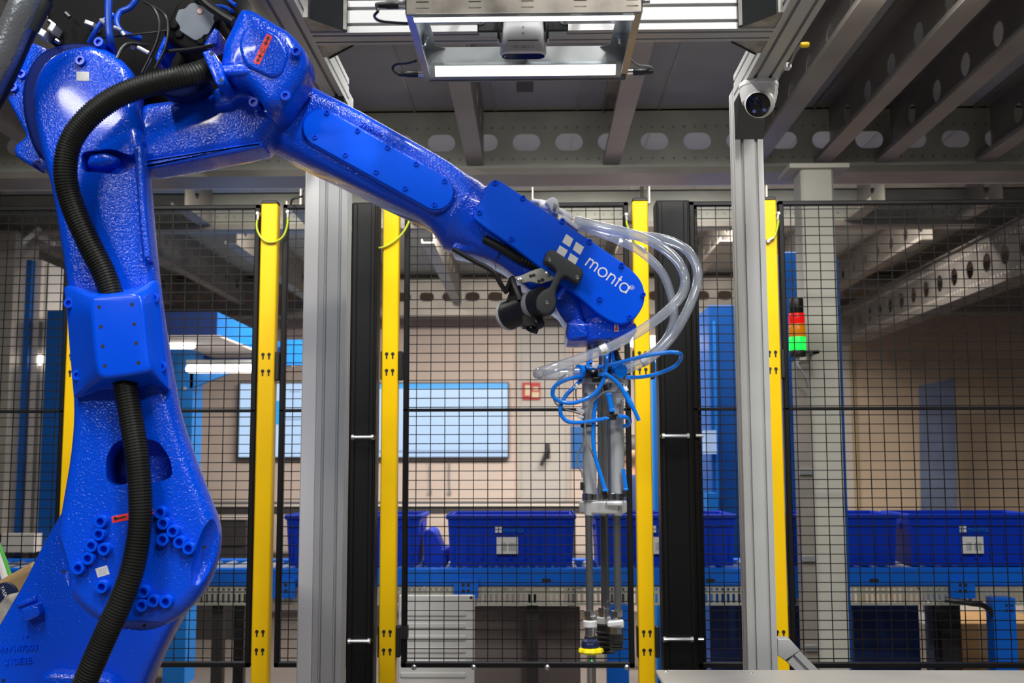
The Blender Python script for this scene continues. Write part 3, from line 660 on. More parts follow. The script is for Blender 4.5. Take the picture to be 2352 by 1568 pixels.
# --- bins
def make_bin(x0, x1, label, front='right', yoff=0.0):
    Y0 = YC + .06 + yoff; Y1 = Y0 + .38; zb, zt = zt_rail + .002, ZP(1181, YC + .06)
    a, b = XP(x0, Y0, 1240), XP(x1, Y0, 1240)
    t = thing('storage_bin', ((a+b)/2, (Y0+Y1)/2, zb), label, 'storage bin', 'blue storage bins on the conveyor')
    w = .012; i = .012                                   # taper
    sh = MB()
    lo = [(a+i, Y0+i), (b-i, Y0+i), (b-i, Y1-i), (a+i, Y1-i)]; hi = [(a, Y0), (b, Y0), (b, Y1), (a, Y1)]
    lo2 = [(a+i+w, Y0+i+w), (b-i-w, Y0+i+w), (b-i-w, Y1-i-w), (a+i+w, Y1-i-w)]; hi2 = [(a+w, Y0+w), (b-w, Y0+w), (b-w, Y1-w), (a+w, Y1-w)]
    sh.rings([[(x, y, zb + .012) for x, y in lo2], [(x, y, zt) for x, y in hi2], [(x, y, zt) for x, y in hi], [(x, y, zb) for x, y in lo]]); sh.build('shell', 'bin_blue', t)
    rm = MB()
    for (p, q) in (((a-.008, Y0-.008), (b+.008, Y0+.014)), ((a-.008, Y1-.014), (b+.008, Y1+.008)), ((a-.008, Y0+.014), (a+.014, Y1-.014)), ((b-.014, Y0+.014), (b+.008, Y1-.014))): rm.bbox((*p, zt - .022), (*q, zt), .004)
    rm.build('rim', 'bin_blue', t)
    for k in range(9):
        xx = a + .03 + (b - a - .06)*k/8
        MB().bbox((xx - .004, Y0 - .001, zb + .03), (xx + .004, Y0 + .016, zt - .024), .002).build('rib', 'bin_blue', t)
    MB().bbox((a + .012, Y0 - .004, zt - .058), (b - .012, Y0 + .012, zt - .046), .002).build('rib', 'bin_blue', t)
    for xx in (a - .004, b - .004): MB().bbox((xx, (Y0+Y1)/2 - .07, zt - .075), (xx + .008, (Y0+Y1)/2 + .07, zt - .045), .003).build('handle', 'bin_blue', t)
    cx = a + (b - a)*.47; s = (b - a)/.6
    l = MB().box((cx - .05*s, Y0 - .008, zb + .055), (cx + .05*s, Y0 - .006, zb + .130)).build('barcode_label', 'label_white', t)
    bar = MB(); rnd = random.Random(3)
    for blk in (-.028, .008):
        x = cx + blk
        while x < cx + blk + .026: ww = rnd.choice((.0015, .003, .0045)); bar.box((x, Y0 - .0085, zb + .068), (x + ww, Y0 - .008, zb + .105)); x += ww + rnd.choice((.0015, .003))
    bar.build('barcode', 'grey_print', l)
    lg = MB()
    for dx in (0, .017):
        for dz in (0, .017): lg.box((cx - .054 + dx, Y0 - .0075, zb + .15 + dz), (cx - .041 + dx, Y0 - .006, zb + .163 + dz))
    lg.build('logo', 'label_white', t)
    cu = text_on(cx - .018, Y0 - .0075, zb + .152, 'monta', .036); cu.build('lettering', 'machine_light', t)
    return t
zt_rail = ZP(1304, YC)
def text_on(x, y, z, s, size):
    cu = bpy.data.curves.new('t', 'FONT'); cu.body = s; cu.size = size; cu.resolution_u = 2; o = bpy.data.objects.new('t', cu); COL.objects.link(o)
    me = bpy.data.meshes.new_from_object(o.evaluated_get(bpy.context.evaluated_depsgraph_get())); mb = MB(); mb.add([(x + v.co.x, y, z + v.co.y) for v in me.vertices], [tuple(p.vertices) for p in me.polygons])
    bpy.data.objects.remove(o); bpy.data.meshes.remove(me); return mb
make_bin(657, 963, 'blue storage bin on the conveyor behind the left aluminium post')
make_bin(1028, 1320, 'blue storage bin with white barcode label centred below the wall monitors')
make_bin(1368, 1690, 'blue storage bin behind the gripper rods and the right yellow post')
make_bin(1752, 2062, 'blue storage bin behind the beige column, left of the rightmost bin')
make_bin(2090, 2392, 'rightmost blue storage bin with white barcode label at the picture edge')
t = thing('plastic_chute', W(995, 1300, 5.15), 'small curved blue plastic stop between the two bins left of centre', 'conveyor stop')
slab('stop_body', fillet([(974, 1302), (974, 1216), (994, 1216), (1005, 1240), (1012, 1262), (1026, 1262), (1026, 1302)], 12), 5.15, 5.4, .006, 'bin_blue', t)
# ================================================================== FENCE
YF = 3.8
ZT, ZBt, ZMID = ZP(467, YF), ZP(1532, YF), ZP(941, YF)
def XF(px, y=1000): return XP(px, YF, y)
key_me = MB().lathe((0, 0, 0), (0, -1, 0), [(.0062, -.001), (.0062, .0006)], 12); key_me.box((-.0026, -.0006, -.017), (.0026, .001, 0)); key_me = key_me.mesh('keyhole', 'black_print')
def fence_post(px0, px1, label):
    a, b = XF(px0), XF(px1); w = b - a; c = (a+b)/2
    t = thing('fence_post', (c, YF, 0), label, 'post', 'yellow fence posts')
    MB().bbox((a, YF - .025, .012), (b, YF + .025, ZT), .004).build('shaft', 'fence_yellow', t)
    MB().bbox((a + .001, YF - .024, ZT), (b - .001, YF + .024, ZT + .012), .003).build('cap', 'black_plastic', t)
    MB().bbox((a - .04, YF - .065, 0), (b + .04, YF + .065, .012), .003).build('foot_plate', 'fence_yellow', t)
    for py in (813, 851, 1448, 1490):
        for dx in (-.0105, .0105): inst('keyhole', key_me, t, (c + dx, YF - .0252, ZP(py, YF)))
    return t, a, b
posts = {}
for key, p0, p1, lb in ((1, 150, 188, 'yellow fence post half hidden behind the left side of the robot arm'),
                        (2, 592, 630, 'yellow fence post left of the left aluminium post, with green earth cable across it'),
                        (3, 877, 914, 'yellow fence post between the left black column and the mesh door'),
                        (4, 1459, 1495, 'yellow fence post directly right of the suction gripper'),
                        (5, 1757, 1795, 'yellow fence post half hidden behind the right aluminium post')):
    posts[key] = fence_post(p0, p1, lb)
def mesh_panel(px0, px1, label, right=True, left=True, door=False):
    """black welded-mesh panel: tube frame, mid rail, wires"""
    a, b = XF(px0), XF(px1); s = .019; y0, y1 = YF - .012, YF + .012
    t = thing('mesh_panel', ((a+b)/2, YF, ZBt), label, 'fence panel', 'black mesh fence panels')
    zt, zb = ZT - .0, ZBt
    if left: MB().bbox((a, y0, zb), (a + s, y1, zt), .003).build('stile', 'fence_black', t)
    if right: MB().bbox((b - s, y0, zb), (b, y1, zt), .003).build('stile', 'fence_black', t)
    MB().bbox((a, y0, zt - .016), (b, y1, zt), .003).build('top_rail', 'fence_black', t)
    MB().bbox((a, y0, zb), (b, y1, zb + .018), .003).build('bottom_rail', 'fence_black', t)
    MB().bbox((a, y0, ZMID - .005), (b, y1, ZMID + .005), .002).build('mid_rail', 'fence_black', t)
    mb = MB(); r = .0014
    z = zb + .03
    while z < zt - .01: mb.box((a + .005, YF - .0035, z - r), (b - .005, YF - .0035 + 2*r, z + r)); z += .0312
    x = a + .045
    while x < b - .02: mb.box((x - r, YF, zb + .005), (x + r, YF + 2*r, zt - .005)); x += .0492
    mb.build('wire_mesh', 'fence_black', t, kind='stuff', smooth=0)
    return t, a, b
pA = mesh_panel(-420, 149, 'black mesh fence panel at the far left edge behind the robot')
pB = mesh_panel(190, 588, 'black mesh fence panel behind the robot arm, left of the second yellow post')
pC = mesh_panel(641, 806, 'narrow black mesh panel partly hidden behind the left aluminium post')
pD = mesh_panel(926, 1450, 'black mesh door panel behind the gripper between two yellow posts')
pE = mesh_panel(1592, 1752, 'narrow black mesh panel between the right black column and right aluminium post')
pF = mesh_panel(1801, 2560, 'wide black mesh fence panel at the right in front of the stack light')
pin = MB().lathe((0, 0, 0), (0, -1, 0), [(.009, 0), (.009, .004), (.005, .007), (.001, .0075)], 12).mesh('bolt', 'zinc')
for px in (951, 1088, 1257, 1440): inst('bolt', pin, pD[0], W(px, 1532, YF - .0125))
# brackets that clamp the panels to the posts (part of each post)
def clamp(key, side, py0, py1):
    t, a, b = posts[key]
    x0, x1 = (b, b + .016) if side > 0 else (a - (.0015 if key == 1 else .005), a)
    MB().bbox((x0, YF - .02, ZP(py1, YF)), (x1, YF + .02, ZP(py0, YF)), .003).build('panel_clamp', 'black_plastic', t)
for k, sd in ((2, 1), (2, -1), (3, 1), (3, -1), (4, 1), (4, -1), (5, 1), (1, -1)):
    clamp(k, sd, 806, 872)
    if k in (3, 4): clamp(k, sd, 1437, 1508)
MB().box((posts[3][2], YF - .018, ZP(1465, YF)), (posts[3][2] + .04, YF + .018, ZP(1436, YF))).build('panel_clamp', 'black_plastic', posts[3][0])
# black wide columns
def black_column(px0, px1, label, flange):
    a, b = XF(px0), XF(px1); y = YF - .06
    t = thing('black_column', ((a+b)/2, y, 0), label, 'column', 'black steel door columns')
    MB().bbox((a, y, 0), (b, y + .09, ZP(462, y)), .004).build('face_plate', 'fence_black', t)
    for x in (a + .006, b - .022): MB().bbox((x, y - .006, .02), (x + .014, y, ZP(466, y)), .002).build('edge_strip', 'fence_black', t)
    for (x0, x1, py) in flange:
        for yy in (0,):
            c0, c1 = W(x0, py, y - .03), W(x1, py, y - .03); mb = MB().cyl(c0, c1, .0062, 10)
            mb.lathe(c0, c1 - c0, [(.007, -.002), (.0095, 0), (.0095, .008), (.006, .009)], 10); mb.lathe(c1, c0 - c1, [(.007, -.002), (.0095, 0), (.0095, .008), (.006, .009)], 10); mb.build('spacer_bolt', 'zinc', t)
            for c in (c0, c1): MB().box((c.x - .004, y - .03, c.z - .004), (c.x + .004, y, c.z + .004)).build('bolt_lug', 'fence_black', t)
    return t
black_column(808, 868, 'wide black steel column right of the left aluminium post', [(808, 858, 1004), (800, 850, 1472)])
black_column(1511, 1589, 'wide black steel column right of the gripper and its yellow post', [(1521, 1583, 1001), (1524, 1592, 1468)])
t = thing('backing_plate', (XF(1604), YF + .03, 0), 'narrow black plate behind the mesh beside the right black column', 'panel')
MB().bbox((XF(1590), YF + .02, 0), (XF(1614), YF + .028, ZP(470, YF)), .002).build('plate', 'fence_black', t)
for py in (1000, 1468): MB().cyl(W(1598, py, YF - .03), W(1616, py, YF - .03), .006, 10).build('spacer_bolt', 'zinc', t); MB().box((XF(1600), YF - .03, ZP(py + 2, YF)), (XF(1602), YF + .02, ZP(py - 2, YF))).build('bolt_lug', 'fence_black', t)
# earth cables
def earth(pts, label):
    Yh = YF - .032; P = [W(x, y, Yh) for x, y in pts]
    t = thing('earth_cable', P[0], label, 'cable', 'green and yellow earth cables')
    MB().tube(cat_open(P, 8), .0036, 8).build('wire', 'earth_green', t)
    for p, q in ((P[0], P[1]), (P[-1], P[-2])):
        d = (q - p).normalized(); MB().lathe(p + Vector((0, .020, 0)), (0, -1, 0), [(.008, 0), (.008, .022), (.005, .026)], 10).build('lug', 'zinc', t); MB().cyl(p, p + d*.022, .005, 8).build('ferrule', 'zinc', t)
earth([(592, 490), (590, 525), (605, 551), (627, 556), (648, 545), (659, 520), (661, 486)], 'green earth cable hanging as a loop across the second yellow post')
earth([(800, 500), (815, 540), (838, 562), (872, 569), (900, 558), (925, 535), (940, 508), (946, 492)], 'yellow-green earth cable sagging from the black column behind the forearm')
earth([(1438, 492), (1440, 515), (1450, 540), (1462, 560), (1480, 572)], 'green earth cable behind the clear hoses at the gripper-side yellow post')
earth([(1576, 490), (1572, 512), (1560, 540), (1548, 552)], 'short green earth cable on the right black column')
earth([(1788, 490), (1787, 515), (1778, 545), (1764, 554)], 'green earth cable at the top of the rightmost yellow post')
tag(MB().tube(cat_open([W(668, 468, 3.75), W(672, 458, 3.78), W(690, 452, 3.8), W(706, 448, 3.82)], 6), .004, 8).build('sensor_cable', 'cable_black', None), 'short black cable over the fence top left of the left aluminium post', 'cable')
tag(MB().bbox((XP(696, 3.8, 440), 3.79, ZP(470, 3.8)), (XP(712, 3.8, 440), 3.84, ZP(432, 3.8)), .004).build('junction_box', 'black_plastic', None), 'small black box on the fence top behind the left aluminium post', 'box')
# ================================================================== ALUMINIUM GANTRY
YG = 3.1; HW = .04
def groove(n_w=.08, n_h=.08, g=.0045, d=.010):
    out = []
    def side(L, rot):
        hs = L/2; pts = [(-hs, -1)]
        for c in (-hs + .02, hs - .02): pts += [(c - g, -1), (c - g, -1 + 0), (c - g, 0), (c + g, 0), (c + g, -1)]
        return pts
    res = []
    for (L, other, rot) in ((n_w, n_h, 0), (n_h, n_w, 1), (n_w, n_h, 2), (n_h, n_w, 3)):
        h = other/2; hs = L/2; loc = [(-hs, -h)]
        cs = [-hs + .02, hs - .02] if L > .05 else [0]
        for c in cs: loc += [(c - g, -h), (c - g, -h + d), (c + g, -h + d), (c + g, -h)]
        for (x, y) in loc:
            for _ in range(rot): x, y = -y, x
            res.append((x, y))
    return res
PR = groove()
gx0, gx1 = XP(758, YG, 980), XP(1738, YG, 980)
gt = thing('aluminium_gantry', ((gx0+gx1)/2, YG, 0), 'grooved aluminium profile gantry standing around the robot cell and carrying the light frame', 'frame')
zb = ZP(100, 2.635); ztop = zb + .08
for x, nm in ((gx0, 'left'), (gx1, 'right')):
    MB().extr(PR, (x, YG + .04, .02), (0, 0, 1), (1, 0, 0), (0, 1, 0), ZP(205, YG) - .02).build('post', 'aluminium', gt, smooth=20)
    MB().extr(PR, (x, YG, zb + .04), (0, -1, 0), (1, 0, 0), (0, 0, 1), 2.4).build('depth_beam', 'aluminium', gt, smooth=20)
    MB().bbox((x - .09, YG - .05, 0), (x + .09, YG + .13, .02), .004).build('foot_plate', 'cast_aluminium', gt)
    # gusset with black cap under the beam, against the post
    g = MB().rings([[(x - .04, YG, zb), (x - .04, YG - .085, zb), (x - .04, YG - .06, zb - .04), (x - .04, YG, zb - .11)], [(x + .04, YG, zb), (x + .04, YG - .085, zb), (x + .04, YG - .06, zb - .04), (x + .04, YG, zb - .11)]]); g.build('gusset', 'black_plastic', gt)
    s = 1 if x == gx0 else -1
    # corner brackets between depth beam and cross bar, one in front and one behind
    xe = x + s*.04
    for (yc, dy) in ((2.555, -1), (2.635, 1)):
        q = [(xe, yc), (xe + s*.088, yc), (xe + s*.088, yc + dy*.010), (xe + s*.014, yc + dy*.088), (xe, yc + dy*.088)]
        MB().rings([[(a_, b_, zb + .003) for a_, b_ in q], [(a_, b_, zb + .077) for a_, b_ in q]]).build('corner_bracket', 'cast_aluminium', gt)
        n = Vector((dy*.078, s*-.0, 0))
        c = [(xe + s*.0895, yc + dy*.008), (xe + s*.0155, yc + dy*.0895), (xe + s*.011, yc + dy*.0895), (xe + s*.086, yc + dy*.006)]
        MB().rings([[(a_, b_, zb - .001) for a_, b_ in c], [(a_, b_, zb + .082) for a_, b_ in c]]).build('bracket_cap', 'black_plastic', gt)
for yb_ in (2.595, 2.52 - .9):
    MB().extr(PR, (gx0 + .04, yb_, zb + .04), (1, 0, 0), (0, 1, 0), (0, 0, 1), gx1 - gx0 - .08).build('cross_bar', 'aluminium', gt, smooth=20)
MB().bbox((gx0 - .083, YG + .002, .02), (gx0 - .0405, YG + .075, ZP(382, YG)), .003).build('duct_cover', 'aluminium_plain', gt)
MB().extr(groove(.04, .04), (gx0 - .02, YG + .25, zb + .04), (0, -1, 0), (1, 0, 0), (0, 0, 1), .01).build('end_piece', 'aluminium', gt)
br = slab('diagonal_brace', [(1786, 1467), (1814, 1467), (1838, 1493), (1803, 1517), (1786, 1504)], 3.11, 3.16, .002, 'aluminium', gt)
pl = MB(); c0 = W(1818, 1503, 3.135); c1 = W(1925, 1612, 3.135); ax = (c1 - c0); L = ax.length; ax.normalize(); v = Vector((0, 1, 0)); u = ax.cross(v)
pl.extr(groove(.045, .045), c0, ax, u, v, L); pl.build('diagonal_brace', 'aluminium', gt, smooth=20)
# ================================================================== LIGHT FRAME with LED bars
z_f = 2.098; Y1, Y2 = None, None
def Yz(py, z): # depth where a horizontal plane z shows at pixel row py (picture centre column)
    d = M3 @ Vector((0, py - 784.0, F)); return d.y * (z - CAMZ)/d.z
Y1, Y2 = Yz(29, z_f), Yz(187, z_f)
xl, xr = XP(931, Y1, 29), XP(1476, Y1, 29)
lt = thing('led_light', ((xl+xr)/2, (Y1+Y2)/2, z_f), 'galvanised sheet metal light frame with two lit LED bars hanging from the gantry', 'light')
H = .075; zt = z_f + H
fp = MB(); slots = [(955, 985), (1076, 1105), (1197, 1226), (1318, 1347), (1439, 1466)]
def zz(py): return ZP(py, Y1)
rows = [(15, 18), (1, 4)]; zr = [z_f]
prev_z = z_f
for (p0, p1) in rows:
    za, zb2 = zz(p1), zz(p0); fp.box((xl, Y1, prev_z), (xr, Y1 + .002, za)); px_ = xl
    for (s0, s1) in slots: fp.box((px_, Y1, za), (XP(s0, Y1, 20), Y1 + .002, zb2)); px_ = XP(s1, Y1, 20)
    fp.box((px_, Y1, za), (xr, Y1 + .002, zb2)); prev_z = zb2
fp.box((xl, Y1, prev_z), (xr, Y1 + .002, zt)); fp.box((xl, Y1 + .012, z_f + .012), (xr, Y1 + .014, zt)); fp.build('front_plate', 'galv_stained', lt, smooth=0)
for x in (xl, xr - .002): MB().box((x, Y1, z_f), (x + .002, Y2, zt)).build('side_plate', 'galvanised', lt)
for x0_, x1_ in ((xl + .002, xl + .014), (xr - .014, xr - .002)): MB().box((x0_, Y1 + .01, z_f), (x1_, Y2 - .04, z_f + .002)).build('side_lip', 'galvanised', lt)
MB().box((xl, Y2 - .002, z_f), (xr, Y2, zt)).build('back_plate', 'galvanised', lt)
# top plate with an eight-sided opening, just above
zp = zt - .004
def tp(px, py): Y = Yz(py, zp); p = W(px, py, Y); return (p.x, p.y)
hole = [tp(1374, 36), tp(1412, 58), tp(1402, 102), tp(1296, 143), tp(1112, 143), tp(1000, 103), tp(988, 55), tp(1010, 36)]
ox0, ox1, oy0, oy1 = xl + .002, xr - .002, Y1 + .014, Y2 - .002
outer = [(ox1 - .03, oy0), (ox1, oy0 + .03), (ox1, oy1 - .08), (ox1 - .1, oy1), (ox0 + .1, oy1), (ox0, oy1 - .08), (ox0, oy0 + .03), (ox0 + .03, oy0)]
outer = [(ox1, oy0), (ox1, (oy0 + oy1)/2 - .05), (ox1, oy1 - .08), (ox1, oy1), (ox0, oy1), (ox0, oy1 - .08), (ox0, (oy0 + oy1)/2 - .05), (ox0, oy0)]
tpm = MB(); n8 = 8
tpm.add([(x, y, z) for z in (zp, zp + .002) for x, y in outer] + [(x, y, z) for z in (zp, zp + .002) for x, y in hole],
        [f for i in range(8) for f in ((i, (i+1) % 8, 16 + (i+1) % 8, 16 + i), (8 + i, 24 + i, 24 + (i+1) % 8, 8 + (i+1) % 8), (16 + i, 16 + (i+1) % 8, 24 + (i+1) % 8, 24 + i))])
tpm.build('top_plate', 'galvanised', lt, smooth=0)
MB().box((xl + .002, Y1 + .014, zp - .001), (xr - .002, Y1 + .03, zp)).build('stiffener', 'galvanised', lt)
# LED bars: aluminium housing plus emitting diffuser tilted into the frame
for (ya, yb_, dirn, nm, x0p, x1p) in ((Y2 - .004, Y2 - .034, 1, 'back', .012, .012), (Y1 + .016, Y1 + .046, -1, 'front', .012, .012)):
    a, b = xl + x0p, xr - x1p
    pr = [(ya, z_f + .003), (ya, z_f + .034), (ya + (yb_ - ya)*.6, z_f + .034), (yb_, z_f + .024), (ya + (yb_ - ya)*.55, z_f + .003)]
    if dirn < 0: pr = [(ya, z_f - .004), (ya, z_f + .030), (ya + (yb_ - ya)*.6, z_f + .030), (yb_, z_f + .020), (ya + (yb_ - ya)*.55, z_f - .004)]
    h = MB().rings([[(a, y, z) for y, z in pr], [(b, y, z) for y, z in pr]]).build('led_housing', 'galvanised', lt, smooth=0)
    if dirn < 0:
        MB().box((a + .002, Y1 + .009, z_f - .006), (b - .002, Y1 + .024, z_f - .004)).build('led_diffuser', 'led_white', h, smooth=0); continue
    q0, q1 = Vector((0, *pr[3])), Vector((0, *pr[4])); d = q1 - q0; nn = Vector((0, d.z, -d.y)).normalized()
    if nn.z > 0: nn = -nn
    e0, e1 = q0 + d*.08, q0 + d*.92
    dm = MB().rings([[(a + .012, e.y + nn.y*k, e.z + nn.z*k) for e, k in ((e0, 0), (e0, .0015), (e1, .0015), (e1, 0))], [(b - .012, e.y + nn.y*k, e.z + nn.z*k) for e, k in ((e0, 0), (e0, .0015), (e1, .0015), (e1, 0))]])
    dm.build('led_diffuser', 'led_white', h, smooth=0)
for px, py in ((975, 84), (1425, 84)):
    Y = Yz(py, zp); p = W(px, py, Y); mb = MB().lathe((p.x, p.y, zp), (0, 0, -1), [(.010, 0), (.010, .002), (.0065, .002), (.0065, .008)], 6); mb.cyl((p.x, p.y, zp), (p.x, p.y, zp - .018), .004, 8); mb.build('hex_bolt', 'zinc', lt)
MB().cyl((xl + .03, (Y1+Y2)/2, zt), (xl + .03, (Y1+Y2)/2, zt + .001), .004).build('rivet', 'zinc', lt)
for x in (xl + .06, xr - .08):
    MB().box((x, Y1, zt - .01), (x + .02, Y1 + .004, zb + .10)).build('mounting_strap', 'galvanised', lt)
    MB().box((x, Y1, zb + .096), (x + .02, 2.60, zb + .10)).build('mounting_strap', 'galvanised', lt)
    MB().box((x, 2.556, zb + .0801), (x + .02, 2.60, zb + .096)).build('mounting_strap', 'galvanised', lt)
for x, s in ((xl, -1), (xr, 1)):
    for (Y, z) in ((Y1 + .012, z_f + .022), (Y2 - .012, z_f + .014)):
        MB().lathe((x, Y, z), (s, 0, 0), [(.0075, 0), (.0075, .005), (.006, .005), (.006, .012), (.0068, .012), (.0068, .014)], 12).build('plug_socket', 'chrome', lt)
def plug_cable(x, Y, z, s, pts, mt, label):
    t = thing('light_cable', (x + s*.014, Y, z), label, 'cable')
    MB().lathe((x + s*.012, Y, z), (s, 0, 0), [(.0062, 0), (.0075, .002), (.0075, .022), (.006, .026), (.005, .040), (.003, .044)], 12).build('connector', 'black_plastic', t)
    MB().tube(cat_open([Vector((x + s*.054, Y, z))] + pts, 7), .0028, 8).build('cable', mt, t)
def C(px, py, Y): return W(px, py, Y)
plug_cable(xl, Y1 + .012, z_f + .022, -1, [C(868, 25, Y1), C(860, 37, Y1 + .02), C(872, 48, Y1 + .05), C(905, 52, Y1 + .1), C(935, 54, Y1 + .14)], 'cable_black', 'black cable looping out of the front left corner of the light frame')
plug_cable(xl, Y2 - .012, z_f + .014, -1, [C(908, 166, Y2), C(902, 155, Y2), C(912, 147, Y2 - .02), C(935, 145, Y2 - .05), C(955, 140, Y2 - .08)], 'cable_black', 'black cable looping out of the back left corner of the light frame')
plug_cable(xr, Y2 - .012, z_f + .014, 1, [C(1490, 168, Y2), C(1499, 160, Y2), C(1490, 153, Y2 - .02), C(1465, 150, Y2 - .05), C(1448, 137, Y2 - .08)], 'cable_grey', 'grey cable looping out of the back right corner of the light frame')
# --- depth camera hanging inside the frame
zc = 2.10; Ya = Yz(122, zc); Yb2 = Yz(137, zc)
def stad(cx, cy, hw, hd, n=8):
    r = hd; out = []
    for k in range(n + 1): a = -math.pi/2 + math.pi*k/n; out.append((cx + hw - r + r*math.cos(a), cy + r*math.sin(a)))
    for k in range(n + 1): a = math.pi/2 + math.pi*k/n; out.append((cx - hw + r + r*math.cos(a), cy + r*math.sin(a)))
    return out
cxm = XP(1201.5, Ya, 122); cym = (Ya + Yb2)/2; hw = (XP(1256, Ya, 122) - XP(1147, Ya, 122))/2; hd = (Yb2 - Ya)/2 + .001
dc = thing('depth_camera', (cxm, cym, zc), 'white rounded depth camera hanging in the middle of the light frame', 'camera')
MB().rings([[(x, y, z) for x, y in stad(cxm, cym, w_, d_)] for w_, d_, z in ((hw - .003, hd - .003, zc), (hw, hd, zc + .003), (hw - .001, hd, zc + .022), (hw - .004, hd, zc + .05), (hw - .009, hd, zc + .10))]).build('body', 'white_plastic', dc)
MB().rings([[(x, y, z) for x, y in stad(cxm, cym, hw - .004, hd - .004)] for z in (zc - .0008, zc + .001)]).build('lens_window', 'lens_black', dc)
yf = cym - hd
MB().box((cxm - .030, yf - .0005, zc + .0245), (cxm + .030, yf + .001, zc + .0262)).build('vent_slot', 'black_print', dc)
for dz in (.040, .052): MB().lathe((cxm, yf - .0004, zc + dz), (0, 1, 0), [(.0022, 0), (.0022, .001)], 10).build('indicator', 'grey_print', dc)
p = Vector((cxm, yf - .0006, zc + .012)); 
text_on(cxm - .0215, yf - .0006, zc + .009, '192.168.2.11', .0085).build('lettering', 'grey_print', dc)
MB().lathe((cxm - hw + .010, cym - .002, zc - .0015), (0, 0, 1), [(.0015, 0), (.0015, .001)], 8).build('lens_glint', 'white_print', dc)
bz = zc + .052
MB().bbox((XP(1095, Ya, 60), Ya + .02, bz), (XP(1306, Ya, 60), Ya + .045, bz + .05), .003).build('mount_bar', 'black_plastic', dc)
for s in (-1, 1):
    MB().bbox((cxm + s*(hw + .001) - .003, Ya - .002, zc + .028), (cxm + s*(hw + .001) + .003, Ya + .03, zc + .09), .002).build('mount_arm', 'black_plastic', dc)
    px = 1104 if s < 0 else 1297; mb = MB().lathe(W(px, 47, Ya + .02), (0, -1, 0), [(.009, 0), (.009, .002), (.0055, .002), (.0055, .007)], 6); mb.lathe(W(px, 47, Ya + .02), (0, -1, 0), [(.0095, 0), (.0095, .0015)], 14); mb.build('bolt', 'zinc', dc)
MB().box((cxm - .02, Ya + .03, bz + .03), (cxm + .02, 2.555, bz + .06)).build('support_arm', 'black_plastic', dc)
# --- dome security camera under the right beam
Yd = 2.945; cd = W(1743, 222, Yd); rd = .0535
sc = thing('dome_camera', (cd.x, Yd, zb), 'white turret security camera under the top of the right aluminium post', 'camera')
zt_ = zb
MB().lathe((cd.x, Yd, zt_), (0, 0, -1), [(rd*.98, 0), (rd, .003), (rd, .012), (rd*.965, .014), (rd*.95, .03), (rd*.86, .052), (rd*.6, .062)], 36).build('base', 'white_plastic', sc)
ball = Vector((cd.x - .001, Yd - .014, zt_ - .058)); ax = Vector((-.35, -.80, -.50)).normalized(); rb_ = .0415
prof = [(rb_*math.sin(a), -rb_*math.cos(a)) for a in [math.pi*k/16 for k in range(1, 12)]]
prof += [(rb_*math.sin(math.pi*11/16)*.98, rb_*.60), (rb_*.80, rb_*.60)]
MB().lathe(ball, ax, prof, 32).build('turret', 'white_plastic', sc)
fc = MB().lathe(ball, ax, [(rb_*.80, rb_*.58), (rb_*.80, rb_*.63), (rb_*.7, rb_*.66), (.001, rb_*.68)], 32).build('lens_face', 'lens_black', sc)
u = ax.cross(Vector((0, 0, 1))).normalized(); v = u.cross(ax)
for k in (-.38, .28): MB().lathe(ball + ax*rb_*.665 + u*rb_*k - v*rb_*.36, ax, [(.0058, 0), (.005, .003), (.003, .003)], 12).build('led_ring', 'chrome', fc)
MB().lathe(ball + ax*rb_*.67 + v*rb_*.2, ax, [(.012, 0), (.011, .002), (.004, .001)], 16).build('lens', 'lens_black', fc)
t = thing('sensor_connector', W(1861, 108, 2.7), 'small yellow plug on a thin cable along the right gantry beam', 'connector')
Yk = 2.72; xk = gx1 + .042
def onb(py, dx=0): # point on the outer lower edge of the right beam at image row py
    Y = Yz(py, zb + .006); return Vector((xk + dx, Y, zb + .006))
MB().tube(cat_open([onb(212, .003), onb(190, .006), onb(172, .004), onb(150, .012), onb(130, .008), onb(112, .010)], 6), .0035, 8).build('cable', 'cable_grey', t)
a = onb(110, .008); MB().lathe(a, (1, -.1, .0), [(.005, 0), (.0075, .003), (.0075, .018), (.0055, .022), (.003, .0225)], 12).build('plug', 'connector_yellow', t)
b = onb(158, .008); MB().bbox((b.x - .004, b.y - .012, b.z - .008), (b.x + .010, b.y + .012, b.z + .006), .001).build('tag', 'label_white', t)
# ================================================================== STEEL TABLE lower right
TZ = ZP(1537, 2.9); x0 = W(1505, 1537, 2.9).x
t = thing('steel_table', ((x0 + 2.0)/2, 2.2, 0), 'bare steel table top at the lower right edge with a blue frame', 'table')
MB().bbox((x0, 1.55, TZ - .012), (2.2, 2.9, TZ), .003).build('table_top', 'table_steel', t)
fb = MB(); fb.bbox((x0 + .005, 1.58, TZ - .07), (x0 + .045, 2.87, TZ - .012), .003); fb.bbox((x0 + .045, 2.83, TZ - .07), (2.17, 2.87, TZ - .012), .003); fb.build('frame', 'rail_blue', t)
for x in (x0 + .005, 2.13):
    for y in (1.6, 2.83): MB().bbox((x, y, 0), (x + .04, y + .04, TZ - .012), .003).build('leg', 'rail_blue', t)
for px, py in ((1530, 1541), (1725, 1544)): p = W(px, py, Yz(py, TZ)); MB().lathe((p.x, p.y, TZ), (0, 0, 1), [(.006, 0), (.005, .0012), (.001, .002)], 10).build('screw', 'zinc', t)
